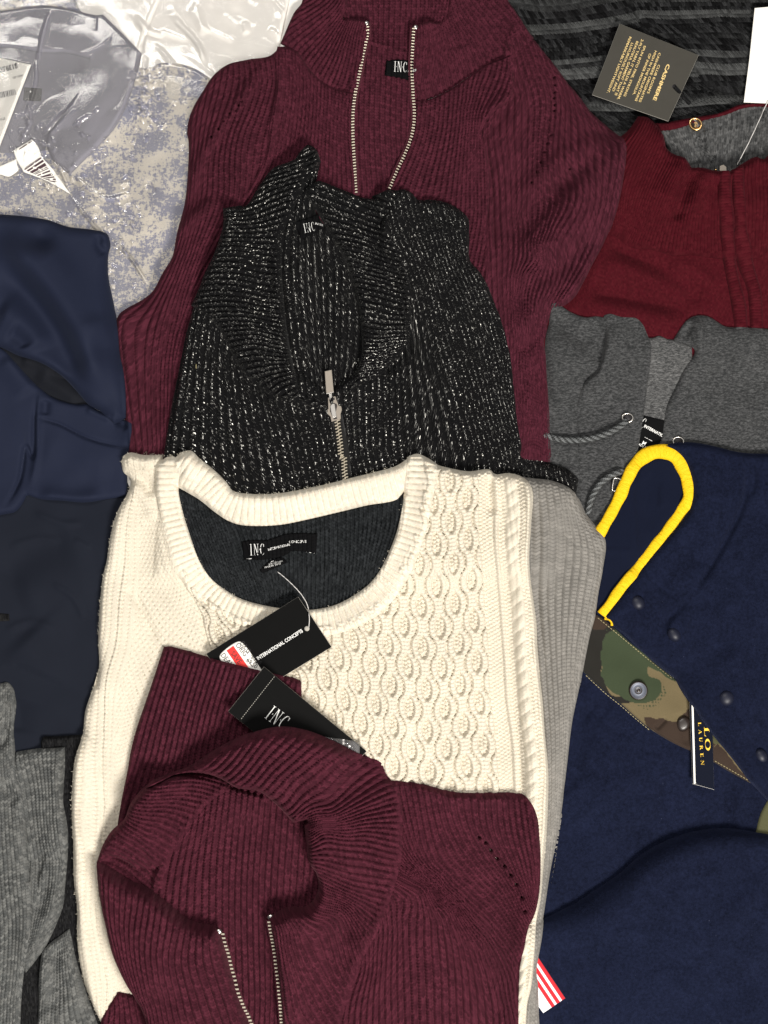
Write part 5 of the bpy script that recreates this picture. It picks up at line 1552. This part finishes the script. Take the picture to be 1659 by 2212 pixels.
sheet('grey_sleeve', cream, m_grey, 'K 1050,285! 1130,300 1280,318 1400,368 1462,430 1512,530 1580,620 1636,700 1622,900 1592,1060 1572,1200 1537,1330 1502,1500 1476,1659 O 1659,220 1640,320 1590,560 1550,880 1520,1130 1490,1400 1450,1640 S 1520,300 1480,500 1440,700 1410,900 1370,1150 1345,1300 1355,1400 1362,1600 1370,1750! 1200,1750! 1300,1000! K 1050,1400!', lift=26, edge=26, step=2, noise=(3, 120), seed=83, knit=GR_,
      folds=[('r', 'K 1150,400 1170,900 1200,1500', -8, 16), ('r', 'K 1300,360 1480,600 1580,800', 4, 40)])
def left_h(u, v):
    # fine knit ground, a few soft columns of pinholes, and a panel of small pits
    h = .7 * np.sin(2 * math.pi * u / 7.5) * np.sin(2 * math.pi * v / 9.0) + 2
    for c0 in (-52, -30, -18, -2, 6, 22):
        h = h - 5.0 * np.exp(-((u - c0) / 1.9) ** 2) * np.clip(np.sin(2 * math.pi * (v / 9.0 + c0 * .37)), 0, 1)
    for c0, w in ((-41, 9), (2, 3)):
        h = h + 2.6 * np.exp(-((u - c0) / w) ** 2) * (1 + .25 * np.sin(2 * math.pi * v / 18))
    moss = ss((u - 30) / 8)
    pits = np.clip(np.sin(2 * math.pi * (u / 13 + .5 * (np.floor(v / 9) % 2))) * 1.4 - .6, 0, 1) * np.clip(np.sin(2 * math.pi * v / 9) * 1.3, 0, 1)
    return 1.2 * h - moss * 7 * pits




def cable_h(u, v):
    W, Pv = 37.0, 88.0
    u = u + 1.8 * np.sin(v / 61 + u / 83) + 1.2 * np.sin(v / 27 - u / 40)
    v = v + 4.5 * np.sin(u / 47 + 1) + 3.0 * np.sin(u / 23 + v / 150)
    kk = np.round(u / W)
    best = np.full(u.shape, -1.0)
    for dk in (-1, 0, 1):
        k = kk + dk
        ph = np.cos(2 * math.pi * ((v - 74) / Pv - .5 * k))
        ph = np.sign(ph) * np.abs(ph) ** .65
        r = 10.2 + 7.0 * ph
        for sg in (-1, 1):
            x = k * W + sg * r
            d = (u - x) / 8.0
            h = np.sqrt(np.clip(1 - d * d, 0, 1))
            st = .13 * np.sin(2 * math.pi * (v / 8.2 + np.abs(d) * .55)) * (h > 0) - .22 * np.exp(-(d / .18) ** 2)
            h = np.where(np.abs(d) < 1, .15 + .85 * h + st, -1)
            best = np.maximum(best, h)
    ph0 = np.cos(2 * math.pi * ((v - 74) / Pv - .5 * kk))
    du = u - kk * W
    purl_ = .45 + .28 * np.sin(2 * math.pi * v / 8.2 + math.pi * (du > 0)) - .25 * np.exp(-(du / 1.8) ** 2)
    body = np.maximum(best, np.where((np.abs(du) < 8.5) & (ph0 > .05), -.25 + (purl_ + .25) * np.sqrt(np.clip(1 - (du / 8.5) ** 2, 0, 1)) * np.sqrt(np.clip(ph0, 0, 1)), -.2))
    h = 8.5 * body
    lad = lambda c0, w, ph: np.exp(-((u - c0) / w) ** 4), 
    # plain bands to the right of the honeycomb
    pur = 1.4 + 1.8 * np.sin(2 * math.pi * (v / 8.2 + .5 * (np.floor((u - 26) / 7) % 2)))
    knit = lambda c0, w: 6.5 * np.sqrt(np.clip(1 - ((u - c0) / w) ** 2, 0, 1)) + 1.0 * np.sin(2 * math.pi * (v / 8.2 + np.abs(u - c0) / w * .5))
    s = ss((u - 24) / 3)
    h = h * (1 - s) + s * pur
    rb = np.abs(u - 63) < 6
    h = np.where(rb, np.maximum(h, knit(63, 6)), h)
    cu = np.abs(u - 97) < 14
    tw = (v / 30 + (u - 97) / 40)
    rope = 8.0 * np.sqrt(np.clip(1 - ((u - 97) / 14.5) ** 2, 0, 1)) * (.55 + .45 * np.abs(np.sin(math.pi * tw)) ** .6) + .25 * np.sin(2 * math.pi * (v + (u - 97) * .8) / 8.2)
    h = np.where(cu, np.maximum(h, rope), h)
    er = np.abs(u - 131) < 7
    h = np.where(er, np.maximum(h, knit(131, 7)), h)
    lft = ss((-u - 582) / 6)
    return 1.6 * h * (1 - lft) + lft * left_h(u + 763, v)


cream_front = sheet('front_panel', cream, m_cream, 'I 788,190! 810,150 850,135 930,150 1060,150! J 95,330 130,600 225,880 420,1105 700,1220 1000,1250 1290,1190 1500,1040 K 330,740 415,420 440,170! 470,180 530,213 620,238 740,258 880,248 910,275 1000,270 1080,290 1128,330 1150,380 1145,600 1132,850 1165,1100 1185,1250 1190,1400 1210,1659 O 1360,200 1385,400 1402,650 1422,900 1416,1200 1400,1450 S 1410,400 1390,650 1370,850 1340,1000 1310,1350 1280,1500 1268,1659 1250,1800! d 340,2300! Q 700,1750! 650,1640 590,1500 540,1350 505,1150 500,900 480,700 M 478,1400 468,1200 470,950 490,800 530,670 550,500 600,350 637,230 I 620,1660 640,1540 635,1400 640,1250 650,1080 665,950 690,850 710,720 740,580 770,500 830,390 842,310 800,260', lift=28, edge=22, step=1.9, noise=(4, 120), seed=85, follow=.75,
      folds=[('r', 'K 880,270 870,420 900,560', -8, 12), ('r', 'K 1120,340 1140,600 1130,850', 4, 14), ('r', 'I 1240,1040 1320,1150 1340,1300 1390,1450', -4, 8),
             ('r', 'I 850,300 940,420 1010,600', 6, 16), ('r', 'I 790,1010 860,1060 960,1250 1040,1400', -4, 10), ('r', 'I 830,330 780,560 720,900', 4, 24), ('r', 'I 810,170 900,190 1000,210', 5, 12), ('r', 'I 840,310 930,330 1000,420', -5, 12)],
      knit=dict(g=[(0, 'd 1003,1010 1008,1095 1018,1250 1029,1442 1047,1623 1055,1760 1062,2200', -85), (-222, 'd 770,1010 779,1095 793,1280 807,1451 814,1560 824,1760 840,2200', -85),
                   (-580, 'I 1220,1020 1310,1150 1350,1300 1400,1450 d 510,1700 600,2200', 174),
                   (-618, 'I 1120,800 1200,1050 1260,1400 M 1300,400 d 420,1800 500,2200', 100), (-654, 'I 1000,300 1030,600 1080,900 1110,1200 1080,1500 M 900,500 840,1000 Q 800,1000 900,1500', -63),
                   (-763, 'I 900,300 840,600 800,1000 760,1400 M 700,300 690,800 700,1300 Q 640,900 720,1400', -63), (-790, 'I 830,340 760,600 715,900 690,1300 M 600,400 545,900 560,1400 Q 560,900 640,1400', -50),
                   (131, 'K 1110,300 1130,450 1125,650 1118,850 1150,1100 1175,1300 O 1340,100 1365,300 1395,700 1400,1000 S 1390,400 1350,900 1300,1300 1260,1659', -55)], stitch=1.0, lam=.006, h=cable_h))
sheet('front_neckband', cream, m_creamband, 'I 1010,225! 1060,180 1130,160 1180,190! J 195,232! 178,300 172,370 200,530 240,660 310,850 380,960 480,1040 570,1092 700,1132 850,1158 1040,1166 1200,1132 1330,1062 1430,982 1500,882 1560,752 1600,640 1640,440 K 315,400 332,250 336,165! 400,142 470,168 535,212! 512,400 482,560 432,730 372,900 292,1040 202,1150 102,1230 0,1282 J 1190,1327 1000,1335 800,1325 600,1272 470,1212 360,1142 240,1042 150,902 80,652 20,402', lift=12, edge=20, step=2, noise=(1.5, 60), seed=86,
      folds=[('r', 'J 190,260 180,380 210,540 250,660 320,850 480,1035 700,1128 1040,1160 1330,1056 1500,876 1600,640 K 320,400 340,180', 5, 9)],
      knit=dict(spine='J 90,180 90,300 100,450 130,600 170,740 225,880 310,1005 420,1105 560,1180 700,1220 850,1240 1000,1250 1150,1235 1290,1190 1400,1125 1500,1040 1590,920 K 330,740 380,590 415,420 430,250 435,120', period=13.2, stitch=5, h=flat_rib(5)))
# loose fibres along the silhouette
rn = np.random.RandomState(5)
V, fs = [], []
fnb = LAST['f']
fcr = F(cream_front)
for pth, nn_, sgn in (('I 790,190 842,310 830,390 740,580 690,850 650,1080 635,1400 640,1540 M 600,350 530,670 470,950 478,1400 Q 500,900 540,1350 650,1640', 420, 1), ('I 790,190 850,135 1090,150 1250,125', 60, 1),
                      ('J 300,168 520,382 780,405 1100,350 1590,222', 120, 1), ('J 172,370 310,850 570,1092 1040,1166 1430,982 1640,440', 110, 1)):
    c = curve(pth, False, 2, fnb if pth[0] == 'J' else fcr)
    t = np.gradient(c, axis=0)
    for k in range(nn_):
        i = rn.randint(len(c))
        inw = np.array([700., 1400.]) - c[i]
        x, y = c[i] + rn.randn(2) * .8 + (inw / np.hypot(*inw) * 3 if pth[0] == 'I' else 0)
        a = rn.uniform(0, 2 * math.pi)
        ln = rn.uniform(2, 5.5)
        b = a + rn.uniform(-.8, .8)
        p1 = (x + ln * .5 * math.cos(a), y + ln * .5 * math.sin(a))
        p2 = (p1[0] + ln * .5 * math.cos(b), p1[1] + ln * .5 * math.sin(b))
        w = .22
        z = float(sample(np.array([x - 5, x + 5, x, x]), np.array([y, y, y - 5, y + 5])).max()) - rn.uniform(2, 9)
        n0 = len(V)
        V += [(x - w, y + w, z), (x + w, y - w, z), (p1[0] - w, p1[1] + w, z + 2), (p1[0] + w, p1[1] - w, z + 2), (p2[0], p2[1], z + rn.uniform(-1, 4))]
        fs += [[n0, n0 + 1, n0 + 3, n0 + 2], [n0 + 2, n0 + 3, n0 + 4]]
V = np.array(V)
fz_ = link('fuzz', raw_mesh('fuzz', to_world(V[:, 0], V[:, 1], V[:, 2], cream), fs, m_cream, None, False), cream)
fz_['kind'] = 'stuff'

# ------------------------------------------------------------------ first black tag
t1 = card('hang_tag', None, [m_tagblk, m_edge], 'J 955,1076 1173,1402 850,1600 578,1769 358,1446', thick=2.4)
tag(t1, 'black tag with red and white price sticker on a string, below the cream neckband', 'hang tag')
f1 = F(t1)
text(t1, 'INTERNATIONAL CONCEPTS', 'J 695,1488', 7.6, 32.2, m_white, f1, bold=.018, sx=.80)
text(t1, '®', 'J 975,1313', 5, 32.2, m_white, f1)
z3 = lambda x, y: ((800 + x * 550 / 1659) / 1.82278, (2330 + y * 550 / 1659) / 1.82278)
st1 = sheet('price_sticker', t1, m_paper, ('d ' + ' '.join('%.1f,%.1f' % z3(*a) for a in ((205, 760), (215, 735), (400, 592), (440, 582), (480, 605), (700, 915), (760, 1000), (560, 1130), (480, 1120), (220, 810)))), lift=1.0, edge=1, step=2, f=f1, drape=4, follow=0)
V, fs = glyphs([[z3(*a) for a in ((288, 690), (368, 632), (560, 905), (480, 965))]])
place_flat('red_band', st1, m_red, [(a - CX, -(b - CY)) for a, b in V], fs, (CX, CY), 1, 0, f1, dz=.4)
for s_, at, sz, rot, m in (('ORIG', (440, 600), 10, -52, m_ink), ('ORIG', (390, 625), 11, -52, m_ink), ('SAVE', (330, 725), 11, -52, m_dark), ('DEAL', (215, 745), 11, -52, m_ink), ('69.50', (572, 780), 9, -38, m_ink), ('69.50', (515, 815), 10, -38, m_ink)):
    text(st1, s_, z3(*at), sz, rot, m, f1, dz=.6, sx=.85)
for a, b in (((580, 745), (640, 850)), ((525, 790), (590, 880))):
    V, fs = glyphs([[z3(*a), z3(a[0] + 6, a[1] - 4), z3(b[0] + 6, b[1] - 4), z3(*b)]])
    place_flat('strike_line', st1, m_ink, [(q[0] - CX, -(q[1] - CY)) for q in V], fs, (CX, CY), 1, 0, f1, dz=.6)
lathe('tag_hole', t1, m_edge, 'J 1012,1283', [(0, .5), (5.2, .5), (5.4, 0)], f1)
sweep('string', t1, m_thread, 'J 818,912 860,945 900,980 945,1025 982,1072 1008,1120 1022,1170 1028,1220 1024,1275', .9, f=f1, sides=6, zs=[2, 12, 22, 26, 24, 16, 8, 6, 2])

# ------------------------------------------------------------------ lower burgundy quarter-zip
w2 = thing('quarter_zip_sweater', 'lower burgundy quarter-zip, open collar with fanned ribs, lying on the cream sweater', 'sweater', 'd 680,1900')
sheet('lower_body', w2, m_wine, 'Q 640,1800! 660,1640 700,1560 770,1450! 900,1480! 1000,1800!', step=1.8, lift=10, edge=14, noise=(2, 80), knit=dict(per=13, g=[(0, 'Q 720,1540 690,1750'), (10, 'Q 800,1450 840,1750'), (18, 'Q 900,1480 960,1750')], stitch=ST, h=rib_stitch(9.5, 2.1, 1.4)))
sheet('folded_sleeve', w2, m_wine, 'N 235,82! 265,78 350,95 500,138 700,188 860,228 1100,288 1135,302! 1142,420 1150,900! 800,1200! Q 900,600! 760,420! M 765,1230! 790,1080 830,880 850,760 880,640 950,430 1000,280', step=1.8, lift=16, edge=16, noise=(3, 110), seed=91,
      folds=[('r', 'N 240,92 500,150 860,240 1130,305', 3, 6), ('r', 'M 1060,110 960,420 860,740 780,1200', 3, 10)],
      knit=dict(per=13, g=[(0, 'N 235,85 120,450 20,800 -80,1150'), (8, 'N 450,125 340,500 250,900'), (17, 'N 690,190 590,500 520,850'), (25, 'N 900,240 820,600 780,850'), (33, 'N 1120,300 1060,600 1050,900')], stitch=ST, h=rib_stitch(10.5, 2.1, 1.2)))
t2 = card('hang_tag', None, [m_tagblk, m_edge], 'N 903,198 1567,756 1520,803 1340,1040 672,485', thick=2.4)
tag(t2, 'black tag with a white three-letter monogram and tear-off line, tucked under the lower burgundy collar', 'hang tag')
f2 = F(t2)
place_flat('lettering', t2, m_white, *inc_logo(), 'N 905,528', 33, -37, f2, sx=1.02, shear=.02)
text(t2, 'INTERNATIONAL', 'N 1068,608', 7, -37, m_white, f2, bold=.015, sx=.85)
pd = [pts(q)[0][0] for q in ('N 970,262', 'N 742,552')]
dash = []
for k in range(24):
    a, b = pd[0] + (pd[1] - pd[0]) * k / 24, pd[0] + (pd[1] - pd[0]) * (k + .6) / 24
    n = np.array([-(b - a)[1], (b - a)[0]]) / np.hypot(*(b - a)) * .45
    dash.append([tuple(a + n), tuple(b + n), tuple(b - n), tuple(a - n)])
V, fs = glyphs(dash)
place_flat('perforation', t2, m_edge, [(a - CX, -(b - CY)) for a, b in V], fs, (CX, CY), 1, 0, f2, dz=.4)
sheet('plastic_sleeve', t2, m_film, 'N 1150,640! 1280,655 1400,672 1522,690! 1520,790! 1300,1000! 1000,800!', lift=2.2, edge=2, step=2, f=f2, drape=4, noise=(1.5, 14), seed=92, folds=[('r', 'N 1340,660 1400,700 1480,690', 3, 4)])
V, fs = glyphs([[tuple(pts(q)[0][0]) for q in ('N 1410,675', 'N 1422,676', 'N 1422,760', 'N 1408,760')]])
place_flat('sleeve_seam', t2, m_thread, [(a - CX, -(b - CY)) for a, b in V], fs, (CX, CY), 1, 0, f2, dz=.5)

sheet('back_panel', w2, m_wine, 'R 690,60! 1200,200! 1420,330! 1450,900! 1240,1100! 1240,1800! 900,1800! 700,1100! 300,900! 340,700! 520,300', step=1.8, lift=8, edge=12, noise=(3, 100), seed=93,
      folds=[('r', 'R 1250,400 1290,650 1240,880', -2, 24)],
      knit=dict(per=13, g=[(0, 'R 560,330 470,700 440,1000'), (7, 'R 760,150 700,600 690,1200'), (14, 'R 950,150 900,700 910,1600'), (21, 'R 1130,220 1090,700 1090,1500'), (28, 'R 1320,380 1290,800 1240,1500')], stitch=ST, h=rib_stitch(9.5, 2.1, 1.4)))
sheet('collar_inside', w2, m_wine, 'Q 620,610! 650,520 700,432 760,372 800,330 832,250 872,185 950,108 1050,60 1200,40 1400,55 1500,110! 1470,150 1400,190 1300,290 1230,390 1150,510 1100,600 1062,690 1045,800! 950,830! 800,770 680,700!', step=1.8, lift=48, edge=20, noise=(3, 80), seed=94, soft=[('Q 1500,110 1400,190 1300,290 1230,390 1150,510 1100,600 1062,690 1045,800', 110, .1)],
      folds=[('r', 'Q 820,340 920,420 980,540 1010,680', 7, 22), ('r', 'Q 800,330 900,220 1050,110 1250,80', 9, 28), ('r', 'Q 640,600 700,640 820,710 960,770 1060,800', -32, 26), ('r', 'Q 640,560 720,620 840,690', -14, 18), ('r', 'Q 830,300 880,400 900,500 960,640', -5, 14), ('r', 'Q 1080,700 1160,520 1310,300 1430,180', -6, 12)],
      knit=dict(per=12, g=[(0, 'Q 1000,90 1200,75 1440,130'), (6, 'Q 920,150 1150,160 1380,200'), (12, 'Q 880,220 1100,240 1290,300'), (18, 'Q 850,290 1010,320 1200,420'), (24, 'Q 800,330 930,400 1050,500 1130,560'), (30, 'Q 730,400 850,450 960,570 1080,680'), (36, 'Q 650,520 780,560 900,660 1040,790')], stitch=ST, h=rib_stitch(10.5, 2.1, 1.2)))
sheet('body', w2, m_wine, 'S 250,60! 370,72 480,82 620,102 800,148 1000,155 1200,155 1262,162 1312,212 1347,292 1366,450 1373,620 1366,800 1332,950 1286,1040 1261,1140 1236,1250 1226,1450 1226,1800! -150,1800! 60,1300! 280,900!', step=1.8, lift=18, edge=22, noise=(4, 120), seed=95,
      folds=[('r', 'S 480,640 620,720 800,860 1000,1080 1200,1380', -4, 7), ('r', 'S 960,420 1100,600 1220,800 1290,960', -3, 10), ('r', 'S 500,110 900,180 1250,190', 5, 14)],
      knit=dict(per=11.5, g=[(0, 'S 200,1300 130,1500 110,1750'), (8, 'S 340,1060 310,1400 310,1750'), (16, 'S 470,800 500,1200 520,1750'), (24, 'S 620,760 720,1100 760,1750'), (31, 'S 800,900 920,1300 960,1750'), (38, 'S 1000,1120 1120,1450 1150,1750'),
                   (44, 'S 470,280 560,560 760,800 980,1020 1180,1300 1210,1500'), (52, 'S 640,200 700,440 860,680 1060,880 1230,1120'), (59, 'S 800,180 850,380 960,560 1120,760 1260,1000'), (64, 'S 960,190 990,420 1100,600 1230,800 1300,940'), (70, 'S 1100,190 1120,400 1200,620 1290,830'),
                   (77, 'S 1260,190 1290,420 1330,640 1340,820')], stitch=ST, h=rib_stitch(9.5, 2.1, 1.4), lam=.006,
                holes=[('S 975,440 1015,475 1050,525 1092,580 1140,630 1180,687 1215,745 1250,828 1270,915', 16, 3.8)]))
sheet('left_collar', w2, m_wine, 'Q 612,640! 622,606 650,625 740,690 800,735 950,805 1060,885 1180,985 1250,1025 1330,1040 1400,1048! 1425,1075! 1440,1130 1480,1270 1500,1350 1560,1500 1630,1720! 1630,1800! 960,1800! 900,1600 800,1432 720,1252 670,1050 632,850', step=1.8, lift=78, edge=32, noise=(4, 90), seed=96,
      folds=[('r', 'Q 640,650 800,770 950,840 1180,1020 1380,1080', 6, 16), ('r', 'Q 1000,950 980,1200 1050,1500', 5, 60), ('r', 'Q 1180,1080 1150,1300 1220,1600', -5, 40), ('r', 'Q 760,1440 860,1540 950,1700', -7, 16)],
      knit=dict(per=13, g=[(0, 'Q 640,680 650,900 690,1100 790,1400'), (7, 'Q 760,760 760,1000 800,1250 900,1550'), (14, 'Q 900,840 870,1100 900,1350 980,1659'), (21, 'Q 1030,930 1000,1200 1040,1450 1080,1659'), (28, 'Q 1170,1030 1130,1250 1180,1500 1220,1659'), (35, 'Q 1300,1060 1290,1250 1350,1450 1420,1659'), (40, 'Q 1400,1070 1430,1250 1500,1500 1550,1659')], stitch=ST, h=rib_stitch(10.5, 2.1, 1.2)))
COL = [(0, 'N 330,925 470,860 600,745'), (6, 'N 620,955 760,830 900,645'), (12, 'N 800,1035 1000,850 1200,665'), (17, 'N 950,1115 1200,900 1420,755'), (21.5, 'N 1060,1225 1350,1020 1600,850'), (26, 'S 0,310 200,200 400,100'), (30, 'S 0,330 250,270 440,215'), (38, 'S -40,400 250,430 460,470'),
       (44, 'S 0,560 200,590 440,650'), (52, 'S 30,780 200,850 390,920'), (58, 'S 60,880 180,980 300,1090'), (65, 'S 60,950 150,1150 200,1290'), (70, 'S -20,1000 60,1200 140,1400'), (77, 'R 1200,970 1300,1250 1480,1600'), (84, 'R 1115,1000 1160,1250 1200,1640')]
sheet('collar', w2, m_wine, 'N 115,1010! 130,985 250,930 400,872 520,792 640,722 800,652 1000,610 1150,632 1350,710 1500,788 1600,832 1655,856 S 372,66 440,128! 472,260 470,440 466,620 402,850 332,1050 202,1292 130,1480 40,1800! R 1180,1800! 1168,1650 1130,1250 1085,1000! 1110,978! 1200,932 1345,918 1405,830 1400,720 1345,620 1332,500 1312,372! N 1165,1240 1080,1250! 960,1122 870,1045 700,1012 620,966 500,925 330,925', step=1.8, lift=74, edge=30, noise=(4, 90), seed=97, soft=[('S 300,22 372,66 440,128 472,260 470,440 466,620 402,850 332,1050 202,1292 130,1480 40,1800', 150, .08)],
      folds=[('r', 'N 140,1000 330,935 500,935 620,975 870,1055 960,1130 1080,1255', 8, 10), ('r', 'N 640,800 900,700 1200,740 1500,880', 8, 40), ('r', 'R 1325,400 1345,600 1405,740 1400,850 1330,930', 9, 13), ('r', 'S -20,640 40,820 100,1000 130,1200', -13, 22), ('r', 'S 100,560 180,760 200,960', 6, 30),
             ('r', 'N 1090,1240 1250,1150 1500,1000', -5, 20), ('r', 'R 1120,1010 1240,950 1360,920', 5, 14), ('r', 'S 0,340 200,300 440,230', -5, 12)],
      knit=dict(per=13, g=COL, stitch=ST, h=rib_stitch(11, 2.1, 1.2), lam=.004))
fw = F(bpy.data.objects['collar.001'])
flc = F(bpy.data.objects['left_collar.002'])
zip_tape('zipper', w2, m_tape, m_teeth, 'Q 1432,1090 1450,1160 1475,1250 1495,1330 1520,1410 1550,1500 1580,1580 1612,1659 1640,1740', 1, flc, pitch=8.4, length=13, wide=4.8, tilt=-14)
zip_tape('zipper', w2, m_tape, m_teeth, 'R 1092,1000 1105,1090 1122,1200 1138,1320 1152,1420 1165,1540 1172,1659 1178,1740', -1, fw, pitch=7.8, length=12, wide=4.2, tilt=-6)
for at, ff_, zz in (('Q 1420,1078', flc, 0), ('R 1094,990', fw, 0)):
    lathe('zip_stop', w2, m_steel, at, [(0, 7), (5, 6.6), (7, 5), (7.2, 0)], ff_, rot=-20, squash=.85)
